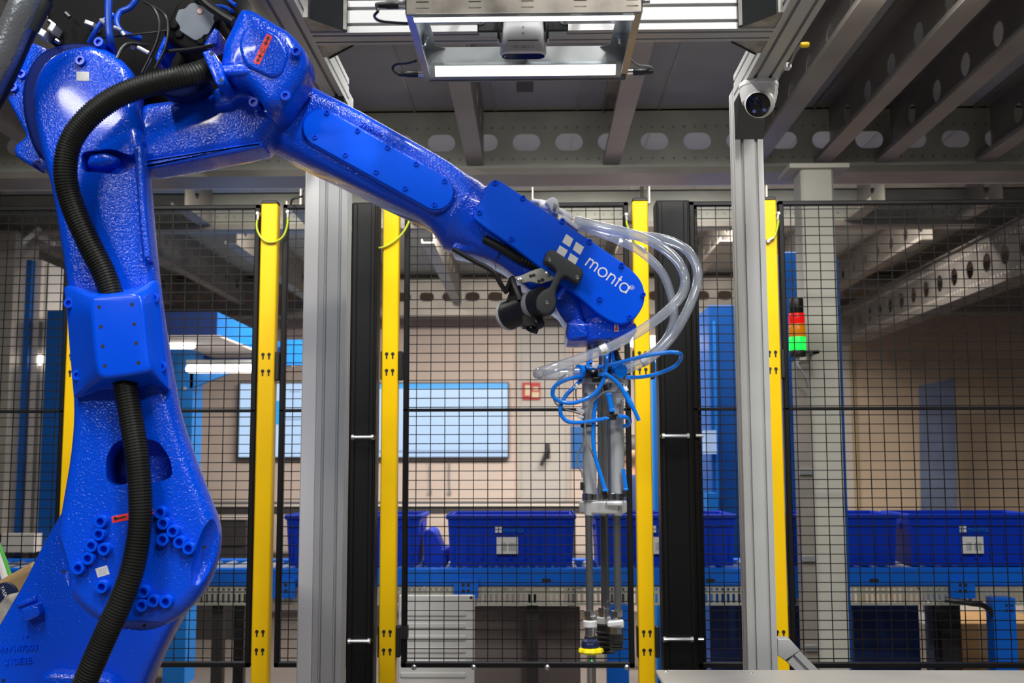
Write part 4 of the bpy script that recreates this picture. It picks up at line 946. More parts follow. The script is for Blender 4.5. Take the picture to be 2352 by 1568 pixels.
# ================================================================== ROBOT ARM
YR = 2.25; PXM = YR/F                                 # metres per pixel at the robot
rb = thing('robot_arm', W(150, 1700, 2.5), 'big glossy blue six-axis industrial robot arm reaching across the cell', 'robot')
bolt13 = screw_mesh('boss_bolt', .0125, .016, 'robot_smooth', 20, .58, .85)
bolt9 = screw_mesh('bolt', .0105, .008, 'robot_smooth', 16, .5, .8)
bolt6 = screw_mesh('screw', .0055, .004, 'robot_smooth', 12, .5, .8)
hole = MB().lathe((0, 0, 0), (0, -1, 0), [(.0036, -.001), (.0036, .0004)], 12).mesh('screw_hole', 'black_print')
# --- swivel base casting behind the foot of the lower arm
base_px = fillet([(150, 1150), (95, 1245), (45, 1345), (-6, 1432), (-80, 1560), (-120, 1800), (290, 1800), (318, 1600, 60), (370, 1480, 60), (420, 1395, 60), (446, 1300, 60), (436, 1190, 60), (300, 1110, 60)], 40, 5)
bs = slab('swivel_base', base_px, 2.50, 2.62, .022, 'robot_cast', rb, seg=5, rb=.05)
pad = slab('raised_pad', fillet([(48, 1398), (85, 1385), (92, 1408), (90, 1414), (58, 1429), (50, 1418)], 5), 2.475, 2.51, .003, 'robot_cast', bs)
slab('raised_rib', fillet([(36, 1386), (80, 1366), (84, 1380), (40, 1396)], 4), 2.493, 2.51, .004, 'robot_cast', bs)
slab('lower_pocket_rim', fillet([(66, 1700), (84, 1556, 30), (110, 1541, 14), (250, 1552, 30), (290, 1620)], 20), 2.462, 2.51, .016, 'robot_cast', bs, seg=5)
inst('screw_hole', hole, bs, W(8, 1562, 2.4995))
em = text_mb('HW147003', -6, 1498, 20, -4, 2.500, ext=.003); text_mb('310E2E.', 12, 1526, 21, -4, 2.500, ext=.003, mb=em); text_mb('1 T', 50, 1468, 12, -3, 2.500, ext=.003, mb=em)
em.build('embossed_lettering', 'robot_smooth', bs, smooth=0)
# --- lower arm
arm_px = [(185, 98), (240, 108), (285, 145), (306, 195), (312, 250), (324, 325), (333, 470), (346, 610), (362, 740), (385, 880), (403, 965), (432, 1050), (466, 1140), (488, 1200), (492, 1250), (480, 1310), (448, 1375), (400, 1422), (340, 1450), (290, 1452), (235, 1438), (180, 1400), (142, 1345), (123, 1280), (124, 1220), (137, 1140), (153, 1040), (160, 940), (154, 800), (145, 660), (128, 540), (107, 420), (84, 340), (68, 270), (66, 210), (84, 155), (120, 118)]
arm_px = cat_closed([(x, y) for x, y in arm_px], 3)
la = slab('lower_arm', arm_px, 2.115, 2.205, .026, 'robot_cast', rb, seg=6, rb=.045)
def dish(px, py, ang, L, w, d, Y=2.115):             # long shallow ellipsoid used to scoop a crescent
    c = W(px, py, Y); mb = MB(); n, m_ = 20, 10; rs = []
    ux = Vector((math.cos(R(ang)), 0, -math.sin(R(ang)))); uz = Vector((math.sin(R(ang)), 0, math.cos(R(ang))))
    for i in range(1, m_):
        t = math.pi*i/m_; rs.append([c + ux*(-L*math.cos(t)) + (uz*w*math.cos(2*math.pi*k/n) + Vector((0, 1, 0))*d*math.sin(2*math.pi*k/n))*math.sin(t) for k in range(n)])
    return mb.rings(rs)
win = slab_mb(fillet([(218, 1100), (217, 1050), (238, 1012), (290, 1003), (340, 1010), (368, 1050), (376, 1095), (345, 1108), (290, 1104), (245, 1117), (226, 1112)], 16), 2.06, 2.18, .001)
pk = slab_mb(fillet([(160, 330), (232, 322), (280, 340), (301, 300, 12), (303, 250, 30), (310, 310, 20), (292, 362, 20), (255, 384), (160, 376)], 14), 2.06, 2.150, .001)
pk2 = slab_mb(cat_closed([(120, 250), (160, 190), (230, 165), (285, 210), (300, 262), (250, 255), (190, 252), (150, 262)], 4), 2.06, 2.1155, .0005)
cut(la, [win, pk, dish(128, 1285, 72, .085, .022, .035), dish(478, 1255, 108, .08, .022, .03), dish(330, 1452, 3, .085, .022, .035)])
slab('pocket_boss', fillet([(194, 380), (202, 352), (238, 346), (274, 362), (254, 379), (225, 384)], 10), 2.120, 2.16, .012, 'robot_cast', la, seg=4)
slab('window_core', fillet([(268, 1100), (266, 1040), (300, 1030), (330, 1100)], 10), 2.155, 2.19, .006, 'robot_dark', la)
slab('side_rib', fillet([(303, 330), (326, 330), (333, 470), (345, 600), (334, 600), (318, 470)], 8), 2.103, 2.13, .010, 'robot_cast', la)
slab('pivot_lug', fillet([(219, 104), (222, 92), (232, 88), (240, 96), (238, 110), (228, 116)], 5), 2.13, 2.16, .006, 'robot_cast', la); inst('bolt', bolt9, la, W(229, 99, 2.130))
for x, y in ((237,1197),(233,1226),(216,1252),(245,1260),(208,1281),(186,1303),(240,1346),(373,1176),(380,1201),(402,1219),(379,1238),(417,1244),(438,1258),(331,1388),(357,1378),(386,1380),(335,1357)):
    inst('boss_bolt', bolt13, la, W(x, y, 2.116))
inst('boss_bolt', bolt9, la, W(187, 141, 2.116))
for x, y in ((147, 1312), (469, 1256), (331, 1437)): inst('screw_hole', hole, la, W(x, y, 2.128))
slab('information_label', rect_px(190, 175, 29, 21, 1), 2.1145, 2.1155, .0002, 'label_white', la)
l = slab('information_label', rect_px(235, 1312, 28, 21, -17), 2.1143, 2.1155, .0002, 'label_white', la)
flat_mb([rect_px(235 + .3*k, 1306 + 4*k - 0, 20, 1.2, -17) for k in range(4)], 2.1140).build('print_line', 'grey_print', l, kind='stuff')
l = slab('warning_label', [(256, 1186), (350, 1166), (353, 1182), (259, 1201)], 2.1143, 2.1155, .0002, 'red_label', la)
pm = flat_mb([disc_px(265, 1191, 4.5, 12), [(268, 1189), (289, 1184), (290, 1188), (269, 1193)]], 2.1140); pm.build('arrow_print', 'black_print', l)
# --- clamp cover over the conduit
def frustum(name, outer, inner, Yo, Yi, Yb, mt, parent, r=.006, n_in=5):
    po = ccw([XZ(x, y, Yo) for x, y in outer]); pi = ccw([XZ(x, y, Yi) for x, y in inner])
    rs = [[(x, Yb, z) for x, z in po], [(x, Yo + .003, z) for x, z in po], [(x, Yo, z) for x, z in inset(po, .003)]]
    pin = inset(pi, r)
    for k in range(1, n_in + 1):
        t = k/n_in
        rs.append([(pi[i][0] + (po[i][0]-pi[i][0])*.05*(1-t) + (pin[i][0]-pi[i][0])*(1 - math.cos(t*math.pi/2)), Yi + .010*(1 - math.sin(t*math.pi/2)), pi[i][1] + (pin[i][1]-pi[i][1])*(1 - math.cos(t*math.pi/2))) for i in range(len(pi))])
    return MB().rings(rs).build(name, mt, parent, smooth=40)
O = [(146,660),(155,655),(172,657),(205,666),(245,668),(290,664),(325,657),(345,645),(358,643),(363,660),(366,700),(372,760),(380,830),(386,880),(385,891),(372,890),(345,880),(310,890),(262,892),(225,895),(185,912),(168,912),(166,890),(160,820),(154,740)]
I = [(205,684),(212,678),(222,676),(245,674),(262,672),(282,671),(300,670),(312,671),(322,676),(329,686),(332,710),(337,760),(343,820),(347,840),(346,850),(338,857),(318,861),(290,866),(262,869),(245,872),(235,870),(222,860),(217,835),(211,780),(207,730)]
cv = frustum('conduit_cover', O, I, 2.098, 2.035, 2.12, 'robot_smooth', rb, r=.010)
for x, y in ((228,705),(303,699),(232,750),(308,744),(236,795),(313,788),(241,840),(318,833)): inst('screw_hole', hole, cv, W(x, y, 2.0350))
for x, y in ((161,697),(356,685),(180,862),(373,843)): inst('bolt', bolt9, cv, W(x, y, 2.092))
# --- corrugated conduit (one continuous ribbed tube)
path = [(478, 160, 2.085), (440, 172, 2.065), (400, 181, 2.055), (335, 197, 2.05), (265, 224, 2.045), (205, 268, 2.045), (163, 325, 2.05), (150, 395, 2.055), (166, 470, 2.065), (205, 560, 2.07), (240, 630, 2.075), (262, 700, 2.078), (276, 780, 2.08), (286, 870, 2.08), (299, 950, 2.078), (315, 1050, 2.073), (322, 1140, 2.07), (321, 1210, 2.068), (306, 1300, 2.065), (280, 1375, 2.065), (246, 1450, 2.07), (213, 1525, 2.075), (186, 1590, 2.085), (165, 1650, 2.10)]
P = cat_open([W(*p) for p in path], 14)
dd = [0]
for i in range(1, len(P)): dd.append(dd[-1] + (P[i] - P[i-1]).length)
def along(s):
    import bisect
    i = min(max(bisect.bisect_left(dd, s), 1), len(P) - 1); t = (s - dd[i-1])/max(1e-9, dd[i] - dd[i-1]); return P[i-1].lerp(P[i], t)
q = []; rr = []; s = 0; pitch = .0056
while s < dd[-1]:
    for fr_, r_o in ((0, .0208), (.18, .0228), (.55, .0228), (.75, .0208)): q.append(along(min(s + fr_*pitch, dd[-1]))); rr.append(r_o)
    s += pitch
MB().tube(q, rr, 18).build('corrugated_conduit', 'hose_black', rb, smooth=50)
# --- elbow casting: body, gear cover, conduit holder
eb_px = fillet([(318, 232), (420, 218), (500, 205), (560, 180), (640, 190), (692, 190, 6), (655, 256, 4), (600, 337, 6), (560, 346), (440, 370), (333, 388), (300, 384), (290, 290)], 20, 4)
eb = slab('elbow_housing', eb_px, 2.145, 2.27, .030, 'robot_cast', rb, seg=6, rb=.05)
slab('elbow_rib', fillet([(330, 365), (600, 322), (604, 336), (560, 346), (333, 389)], 5), 2.138, 2.20, .008, 'robot_cast', eb)
slab('drain_plug', fillet([(360, 377), (376, 375), (378, 386), (362, 389)], 3), 2.2, 2.23, .002, 'cast_aluminium', eb)
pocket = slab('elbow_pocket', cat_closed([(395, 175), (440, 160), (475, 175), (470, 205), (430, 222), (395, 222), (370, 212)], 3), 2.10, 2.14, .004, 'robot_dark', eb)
gc_px = [(540, 24, 8), (549, 10, 8), (575, 14, 10), (664, 66, 22), (700, 112, 16), (703, 148, 12), (688, 182, 14), (660, 222, 20), (640, 248, 16), (606, 250, 16), (590, 222, 20), (556, 186, 24), (520, 180, 14), (500, 150, 14), (505, 96, 14), (522, 62, 12)]
gc = slab('gear_cover', fillet(gc_px, 12, 5), 2.060, 2.20, .030, 'robot_cast', rb, seg=7, rb=.05)
slab('cover_face', fillet([(560, 62, 20), (585, 52, 16), (640, 78, 24), (664, 120, 16), (648, 168, 20), (624, 180, 18), (560, 150, 20), (545, 100, 20)], 16, 5), 2.053, 2.07, .008, 'robot_cast', gc, seg=4)
slab('cover_apron', fillet([(488, 205), (520, 190), (560, 190), (592, 222), (598, 250), (560, 222, 16), (540, 225), (524, 240), (488, 245)], 8, 4), 2.12, 2.16, .008, 'robot_cast', gc)
slab('gear_skirt', fillet([(600, 250), (640, 246), (660, 222), (690, 190), (655, 256), (620, 270)], 8, 4), 2.10, 2.2, .006, 'robot_cast', gc)
for x, y, Y in ((657, 222, 2.072), (584, 237, 2.118), (695, 150, 2.09), (682, 120, 2.058)): inst('bolt', bolt9, gc, W(x, y, Y))
l = slab('warning_label', rect_px(604, 113, 15, 72, 25), 2.0520, 2.0535, .0002, 'red_label', gc)
def rp(cx, cy, dx, dy, a): c, s_ = math.cos(R(a)), math.sin(R(a)); return (cx + dx*c - dy*s_, cy + dx*s_ + dy*c)
pm = flat_mb([[rp(604, 113, *q_, 25) for q_ in poly] for poly in ([(-5, -26), (0, -34), (5, -26)], [(-1.5, -26), (1.5, -26), (1.5, -10), (-1.5, -10)], [(-5, -17), (5, -17), (5, -14.5), (-5, -14.5)], [(-1.5, 12), (1.5, 12), (1.5, 27), (-1.5, 27)], [(-5, 16), (5, 16), (5, 18.5), (-5, 18.5)], [(-5, 26), (5, 26), (0, 34)])], 2.0517)
for pl_ in stroke_polys([rp(604, 113, 4.5*math.cos(R(k)), 2 + 5*math.sin(R(k)), 25) for k in range(-60, 241, 30)], 1.6): flat_mb([pl_], 2.0517, pm)
pm.build('arrow_print', 'black_print', l)
hd_px = fillet([(462, 118, 6), (486, 112, 8), (506, 150, 10), (518, 184, 8), (510, 196, 8), (496, 196, 6)], 6, 4)
hdr = slab('conduit_holder', hd_px, 2.045, 2.12, .005, 'robot_cast', rb); inst('screw_hole', hole, hdr, W(486, 122, 2.0448)); inst('screw_hole', hole, hdr, W(508, 184, 2.0448))
slab('holder_arm', fillet([(500, 148), (560, 142), (590, 165), (560, 172), (510, 172)], 8), 2.058, 2.10, .008, 'robot_cast', hdr)
# --- blue rear plate with lugs behind the elbow disc
rp_px = fillet([(72, 96, 4), (125, 116, 10), (150, 200), (140, 385, 10), (86, 388, 14), (62, 376, 8), (32, 356, 10), (30, 335, 10), (60, 312, 10), (34, 262, 10), (14, 226, 8), (28, 206, 8), (26, 186, 8), (40, 168, 6)], 8, 3)
rpl = slab('rear_plate', rp_px, 2.30, 2.36, .008, 'robot_cast', rb)
cut(rpl, [MB().lathe(W(60, 363, 2.25), (0, 1, 0), [(.0095, 0), (.0095, .2)], 20), MB().lathe(W(76, 346, 2.25), (0, 1, 0), [(.0045, 0), (.0045, .2)], 14)])
inst('bolt', bolt9, rpl, W(52, 172, 2.300)); inst('bolt', bolt9, rpl, W(33, 202, 2.300))
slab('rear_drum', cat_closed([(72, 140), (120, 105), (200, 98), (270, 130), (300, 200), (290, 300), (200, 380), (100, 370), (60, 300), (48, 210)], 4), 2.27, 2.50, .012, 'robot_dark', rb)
# --- motors and wiring at the elbow
md = MB(); md.add(*[[v for v in slab_mb(fillet([(120, -60), (500, -60), (540, 20), (500, 110), (468, 128), (400, 190), (300, 205), (200, 120), (100, 100)], 20), 2.24, 2.60, .012).v], []]) if False else None
slab('motor_housing', fillet([(95, -120), (500, -120), (538, 30), (500, 112), (470, 128), (440, 190), (360, 214), (300, 200), (215, 130), (110, 100)], 20), 2.285, 2.60, .012, 'motor_black', rb)
mt_ = slab('wrist_motor', fillet([(372, 78), (404, 8), (440, -18), (500, 30), (506, 60), (470, 112), (430, 118), (400, 104)], 10), 2.15, 2.30, .010, 'motor_black', rb)
mp = slab('motor_plate', fillet([(402, 44), (410, 22), (424, 20), (436, 8), (446, 6), (482, 22), (490, 32), (494, 48), (478, 78), (468, 80), (458, 92), (446, 92), (412, 70), (414, 62)], 3, 2), 2.145, 2.152, .001, 'motor_plate', mt_)
flat_mb([disc_px(459, 25, 7.5, 18)], 2.1438).build('round_sticker', 'red_label', mp); flat_mb([disc_px(459, 25, 6, 18)], 2.1430).build('round_sticker', 'label_white', mp)
for x, y in ((400, 60), (412, 80), (462, 96), (480, 90), (498, 44)): MB().lathe(W(x, y, 2.150), (0, -1, 0), [(.009, -.004), (.009, .003), (.006, .005)], 10).build('bolt', 'motor_black', mt_)
slab('motor_flange', fillet([(492, 62), (503, 70), (500, 100), (478, 110), (466, 104), (474, 90)], 4), 2.13, 2.18, .004, 'robot_cast', mt_)
slab('inner_casting', fillet([(355, 130), (378, 76), (400, 40), (408, 34), (404, 62), (372, 118), (368, 150), (360, 150)], 6), 2.20, 2.26, .005, 'robot_cast', rb)
for pts, r, mtn, nm in (
    ([(262, -40, 2.14), (250, 0, 2.13), (250, 60, 2.13), (255, 100, 2.14), (266, 132, 2.20)], .0076, 'cable_blue', 'blue_cable'),
    ([(330, -30, 2.2), (302, 14, 2.2), (276, 28, 2.2), (268, 50, 2.19), (278, 72, 2.19), (300, 82, 2.2), (322, 88, 2.22)], .0062, 'cable_blue', 'blue_cable'),
    ([(205, 98, 2.20), (218, 74, 2.19), (235, 50, 2.19), (262, 34, 2.2)], .0055, 'cable_blue', 'blue_cable'),
    ([(480, 18, 2.16), (500, 14, 2.15), (520, 18, 2.14), (534, 26, 2.12)], .0042, 'cable_blue', 'blue_cable'),
    ([(515, -20, 2.12), (528, 2, 2.11), (542, 12, 2.10)], .0042, 'cable_blue', 'blue_cable'),
    ([(330, 4, 2.13), (352, 18, 2.12), (366, 50, 2.12), (362, 90, 2.12), (345, 130, 2.12), (326, 168, 2.12)], .0028, 'cable_black', 'black_cable'),
    ([(352, 14, 2.14), (378, 34, 2.13), (386, 62, 2.13), (380, 110, 2.12), (356, 158, 2.12)], .0028, 'cable_black', 'black_cable'),
    ([(230, 86, 2.18), (280, 82, 2.16), (340, 76, 2.15), (384, 70, 2.15)], .0024, 'cable_black', 'black_cable'),
    ([(440, -40, 2.13), (470, 4, 2.12), (510, 34, 2.12), (536, 50, 2.12)], .0095, 'cable_black', 'black_cable'),
    ([(268, 136, 2.13), (280, 112, 2.14), (300, 100, 2.15), (340, 104, 2.17)], .0042, 'cable_black', 'black_cable'),
    ([(380, 118, 2.13), (430, 114, 2.12), (470, 108, 2.11), (492, 104, 2.10)], .0040, 'cable_black', 'black_cable')):
    MB().tube(cat_open([W(*p) for p in pts], 8), r, 10).build(nm, mtn, rb)
for a, b, r in (((232, 46, 2.17), (242, 54, 2.16), .004), ((262, 62, 2.16), (278, 70, 2.16), .0035), ((280, 74, 2.16), (286, 82, 2.16), .004), ((316, 108, 2.16), (342, 122, 2.16), .004), ((303, 108, 2.16), (308, 110, 2.16), .0045), ((346, 134, 2.14), (328, 166, 2.13), .003)):
    MB().cyl(W(*a), W(*b), r, 8).build('cable_end', 'anod_light', rb)
for x, y, w_, h_, a in ((204, 52, 22, 10, 20), (118, 62, 14, 18, 30), (92, 72, 26, 16, 30)): slab('terminal', rect_px(x, y, w_, h_, a), 2.25, 2.29, .002, 'anodised', rb)
for a, b in (((150, 30), (160, 40)), ((112, 48), (128, 60)), ((128, 92), (136, 98))): MB().cyl(W(*a, 2.26), W(*b, 2.26), .005, 8).build('terminal_screw', 'chrome', rb)
# grey sheathed hose bundle at the top left
bh = [W(84, -60, 2.02), W(58, 10, 2.02), W(30, 75, 2.03), W(2, 140, 2.04), W(-30, 210, 2.06)]
MB().tube(cat_open(bh, 10), .030, 18).build('braided_hose', 'braid', rb)
MB().tube(cat_open([W(130, -60, 2.04), W(92, 22, 2.04), W(62, 82, 2.05), W(20, 175, 2.06), W(-20, 250, 2.08)], 10), .0145, 14).build('sheathed_hose', 'cable_black', rb)
for p, qd in (((104, 0), (70, 66)),): MB().cyl(W(*p, 2.028), W(*qd, 2.035), .016, 14).build('hose_sleeve', 'bracket_black', rb)
# --- forearm: superellipse sections along the axis
def sec(cx, cy, ang, hu, hl, hd, Yc, n=2.6, N=40):
    c = W(cx, cy, Yc); a = R(ang); ux, uy = math.sin(a), -math.cos(a)        # picture direction up-right of the axis
    e = W(cx + ux*100, cy + uy*100, Yc) - c; e = e/100; out = []
    for k in range(N):
        t = 2*math.pi*k/N; ct, st = math.cos(t), math.sin(t)
        su = math.copysign(abs(ct)**(2/n), ct); sv = math.copysign(abs(st)**(2/n), st)
        out.append(c + e*(su*(hu if su > 0 else hl)) + Vector((0, sv*hd, 0)))
    return out
A = 29.6; YA = 2.265
fa = MB().rings([sec(648, 264, 30, 87, 87, .092, YA, 2.6), sec(651, 265.5, 30, 89, 88, .094, YA, 2.6), sec(672, 277, 30, 88, 86, .094, YA, 2.6), sec(700, 292, A, 83, 84, .090, YA, 3.6), sec(760, 326, A, 83, 79, .086, YA, 5), sec(800, 348, A, 83, 75, .084, YA, 6), sec(900, 405, A, 84, 68, .080, YA, 6), sec(960, 439, A, 85, 63, .078, YA, 6), sec(1000, 461, A, 85, 61, .078, YA, 4.5),
                 sec(1022, 474, A, 85, 64, .078, YA, 3.4), sec(1040, 484, A, 85, 73, .080, YA, 2.8), sec(1055, 492, A+.5, 87, 83, .083, YA, 2.3), sec(1064, 497, A+1, 87, 88, .084, YA, 2.2), sec(1067, 499, A+1, 85, 86, .082, YA, 2.2)]).build('forearm', 'robot_cast', rb, smooth=40)
yfp = YA - .080
def slot_px(c1, c2, r1, r2, n=14):
    d = math.atan2(c2[1]-c1[1], c2[0]-c1[0]); out = []
    for k in range(n + 1): t = d + math.pi/2 + math.pi*k/n; out.append((c1[0] + r1*math.cos(t), c1[1] + r1*math.sin(t)))
    for k in range(n + 1): t = d - math.pi/2 + math.pi*k/n; out.append((c2[0] + r2*math.cos(t), c2[1] + r2*math.sin(t)))
    return out
yfp = YA - .093
slab('mounting_frame', slot_px((738, 294), (1000, 442), 47, 45), yfp + .001, YA - .05, .006, 'robot_cast', fa)
fp_ = slab('side_cover', slot_px((737, 293), (1001, 441), 41, 40), yfp - .002, YA - .06, .0015, 'robot_plate', fa)
for x, y in ((752,259),(821.5,300),(890,339),(956,377),(1021,416),(724,315),(794,356),(863.6,395),(930.5,433),(997.5,470)): inst('screw', bolt6, fp_, W(x, y, yfp - .001))
text_mb('235MHT', 826, 288, 15, 30, YA - .0845, ext=.001).build('embossed_lettering', 'robot_cast', fa, smooth=0)
MB().rings([sec(646, 262.8, 30, 90, 89.5, .0955, YA, 2.6), sec(648.4, 264.2, 30, 90, 89.5, .0955, YA, 2.6)]).build('joint_seam', 'black_print', fa)
MB().rings([sec(600, 238, 30, 84, 76, .085, YA, 2.8), sec(618, 248, 30, 89, 84, .092, YA, 2.7), sec(632, 255.5, 30, 90.5, 90, .096, YA, 2.6), sec(646, 262.8, 30, 90.5, 90, .096, YA, 2.6)]).build('joint_collar', 'robot_cast', eb, smooth=40)
# --- wrist: housing, side plate with logo, bend joint, flange
wb_px = fillet([(1106, 424, 20), (1140, 411, 16), (1205, 450), (1350, 545), (1440, 606, 40), (1484, 672, 40), (1452, 742, 30), (1330, 748, 12), (1290, 722, 10), (1208, 656, 20), (1150, 604, 30), (1098, 583, 20), (1030, 570, 10)], 10, 5)
wr_ = slab('wrist_housing', wb_px, 2.205, 2.345, .022, 'robot_cast', rb, seg=5, rb=.02)
MB().rings([sec(1064, 497, A+1, 87, 88, .083, YA, 2.2), sec(1074, 503, A+1, 84, 85, .080, YA, 2.3), sec(1098, 516, A+2, 80, 76, .074, YA, 3), sec(1130, 534, A+3, 80, 66, .070, YA, 4), sec(1170, 562, A+4, 74, 60, .068, YA, 5)]).build('wrist_neck', 'robot_cast', wr_, smooth=40)
pl_px = fillet([(1128, 413, 10), (1146, 413, 10), (1206, 453, 6), (1352, 549, 6), (1430, 603, 40), (1474, 640, 30), (1484, 690, 30), (1462, 730, 24), (1428, 746, 20), (1402, 738, 16), (1372, 719, 8), (1330, 682, 6), (1180, 567, 8), (1112, 521, 14), (1086, 500, 8), (1100, 468, 6), (1116, 432, 6)], 8, 6)
YP = 2.165
sp = slab('side_cover', pl_px, YP, 2.21, .003, 'robot_plate', wr_)
for x, y in ((1138,420),(1201.6,455),(1100.5,488),(1175,549),(1292,508),(1354,555),(1428,609),(1477,677),(1446,728),(1377,686)): inst('bolt', screw_mesh('bolt', .0062, .0035, 'robot_smooth', 14, .5, .8) if False else bolt6, sp, W(x, y, YP - .0005))
K = 1/3.0156
sq = [[(907,474),(956,508),(930,565),(878,530)], [(975,527),(1030,565),(1003,618),(952,583)], [(862,552),(918,588),(890,637),(838,600)], [(935,605),(990,642),(968,690),(915,655)]]
flat_mb([[(1000 + x*K, 380 + y*K) for x, y in s_] for s_ in sq], YP - .0006).build('logo', 'white_print', sp)
def arc(cx, cy, rx, ry, a0, a1, n=10): return [(cx + rx*math.cos(R(a0 + (a1-a0)*k/n)), cy + ry*math.sin(R(a0 + (a1-a0)*k/n))) for k in range(n + 1)]
def letters():
    S = []; x = 0
    S.append([(x, 0), (x, 1.02)]); S.append([(x, .55)] + arc(x + .31, .62, .31, .36, 180, 0) + [(x + .62, 0)]); S.append([(x + .62, .55)] + arc(x + .93, .62, .31, .36, 180, 0) + [(x + 1.24, 0)]); x += 1.24 + .36
    S.append(arc(x + .5, .5, .5, .5, 0, 360, 24)); x += 1.36
    S.append([(x, 0), (x, 1.02)]); S.append([(x, .5)] + arc(x + .37, .6, .37, .38, 180, 0) + [(x + .74, 0)]); x += .74 + .26
    S.append([(x + .22, 1.42), (x + .22, 0)]); S.append([(x, .98), (x + .46, .98)]); x += .46 + .22
    S.append(arc(x + .5, .5, .5, .5, 0, 360, 24)); S.append([(x + 1.0, 1.02), (x + 1.0, 0)]); return S
lm = MB(); ang = 35.2; hx_ = 20.0
for si, st in enumerate(letters()):
    pts = []
    for (x, y) in st:
        c, s_ = math.cos(R(ang)), math.sin(R(ang)); X, Yy = x*hx_, -y*hx_; pts.append((1344 + X*c - Yy*s_, 609 + X*s_ + Yy*c))
    for qi, pl_ in enumerate(stroke_polys(pts, 3.0)): flat_mb([pl_], YP - .0006 - .00004*si - .000001*qi, lm)
for pl_ in stroke_polys(arc(1451.6, 660, 4.6, 4.6, 0, 360, 20), 1.0): flat_mb([pl_], YP - .0006, lm)
text_mb('R', 1448.4, 661.6, 7.5, 35, YP - .0007, mb=lm)
lm.build('lettering', 'white_print', sp, smooth=0)
MB().tube(cat_open([W(1042, 572, 2.19), W(1090, 600, 2.185), W(1130, 622, 2.185), W(1152, 655, 2.19), W(1164, 672, 2.20)], 8), .005, 8).build('wrist_cable', 'cable_black', wr_)
sh = cat_open([W(1112, 548, 2.196), W(1150, 568, 2.192), W(1190, 592, 2.192), W(1225, 608, 2.196), W(1250, 622, 2.20)], 10); q = []; rr = []
for i, p_ in enumerate(sh): q.append(p_); rr.append(.0100 if i % 2 else .0078)
MB().tube(q, rr, 12).build('short_conduit', 'hose_black', wr_, smooth=60)
tri = flat_mb([[(1178, 553), (1200, 566), (1168, 566)], [(1176, 574), (1200, 582), (1198, 596)]], 2.2035); tri.build('warning_label', 'tan_label', wr_)
slab('wrist_fork', fillet([(1268, 690), (1300, 640), (1328, 680), (1345, 745), (1310, 752), (1290, 728)], 14), 2.19, 2.30, .012, 'robot_cast', wr_, seg=5)
# bend joint and tool flange block
cF = W(1385, 760, 2.25)
MB().lathe((cF.x, 2.25, W(1385, 742, 2.25).z), (0, 0, 1), [(.062, -.008), (.060, .004), (.050, .012), (.046, .030), (.044, .07)], 32).build('tool_neck', 'robot_cast', wr_)
fb_ = slab('flange_block', fillet([(1303, 736, 3), (1318, 732, 3), (1330, 728, 6), (1345, 742, 4), (1392, 740, 4), (1444, 734, 4), (1462, 744, 4), (1464, 762, 5), (1448, 772, 4), (1344, 782, 3), (1304, 782, 3), (1300, 770, 3)], 4, 3), 2.185, 2.315, .004, 'robot_cast', wr_)
slab('arrow_sticker', [(1411, 741), (1421, 741), (1421, 761), (1411, 761)], 2.1838, 2.186, .0002, 'label_white', fb_); flat_mb([[(1416, 743), (1420, 759), (1412, 759)]], 2.1835).build('arrow_print', 'red_label', fb_)
slab('flange_lug', fillet([(1303, 738), (1346, 744), (1350, 772), (1304, 781)], 5), 2.172, 2.19, .004, 'robot_cast', fb_)
zF = lambda py: W(1385, py, 2.25).z
MB().lathe((cF.x, 2.25, zF(807)), (0, 0, 1), [(.030, 0), (.0355, .003), (.0355, zF(779) - zF(807))], 36).build('tool_flange', 'chrome', wr_)
# ================================================================== CONDUIT-FED INSPECTION CAMERA on black bracket
ic = thing('inspection_camera', W(1215, 700, 2.16), 'black cylindrical inspection camera on a black bracket screwed to the robot wrist', 'camera')
br_px = fillet([(1247, 600, 3), (1258, 574, 6), (1270, 572, 5), (1336, 616, 5), (1341, 628, 5), (1328, 651, 5), (1316, 644, 4), (1297, 632, 5), (1288, 640, 6), (1277, 665, 6), (1276, 680, 5), (1280, 694, 10), (1268, 718, 10), (1248, 724, 10), (1230, 710, 10), (1230, 684, 12), (1246, 666, 8), (1262, 660, 6), (1274, 632, 8), (1279, 622, 6), (1270, 612, 8), (1256, 604, 5)], 5, 4)
bk = slab('bracket', br_px, 2.120, 2.155, .004, 'bracket_black', ic)
for x, y in ((1262, 595), (1326, 636), (1256, 693.5)): inst('screw', screw_w if False else MB().lathe((0,0,0), (0,-1,0), [(.0042, -.001), (.0042, .0012), (.0032, .002), (.0014, .002), (.0012, .001)], 14).mesh('screw', 'chrome'), bk, W(x, y, 2.120))
MB().bbox(tuple(W(1252, 598, 2.15)), tuple(W(1270, 586, 2.17)), .001).build('bracket_pad', 'bracket_black', bk)
c1 = W(1250, 692, 2.150); c0 = W(1163, 726, 2.24); ax = (c1 - c0).normalized(); L = (c1 - c0).length
MB().lathe(c0, ax, [(.026, 0), (.029, .002), (.029, L*.82), (.030, L*.82), (.030, L)], 32).build('camera_barrel', 'black_plastic', ic)
for a, b, m_ in ((0.02, .075, 'anod_light'), (.70, .80, 'grey_print')): MB().lathe(c0 + ax*L*a, ax, [(.0305, 0), (.0308, .0005), (.0308, L*(b-a)), (.0305, L*(b-a))], 32).build('clamp_ring', m_, ic)
pm_ = W(1224, 738, 2.17); MB().bbox((pm_.x - .022, 2.155, W(1224, 752, 2.17).z), (pm_.x + .008, 2.20, W(1224, 726, 2.17).z), .002).build('lens_mount', 'black_plastic', ic)
MB().lathe(W(1226, 745, 2.16), W(1246, 738, 2.17) - W(1226, 745, 2.16), [(.011, 0), (.0125, .002), (.0125, .014), (.011, .018)], 16).build('focus_knob', 'black_plastic', ic)
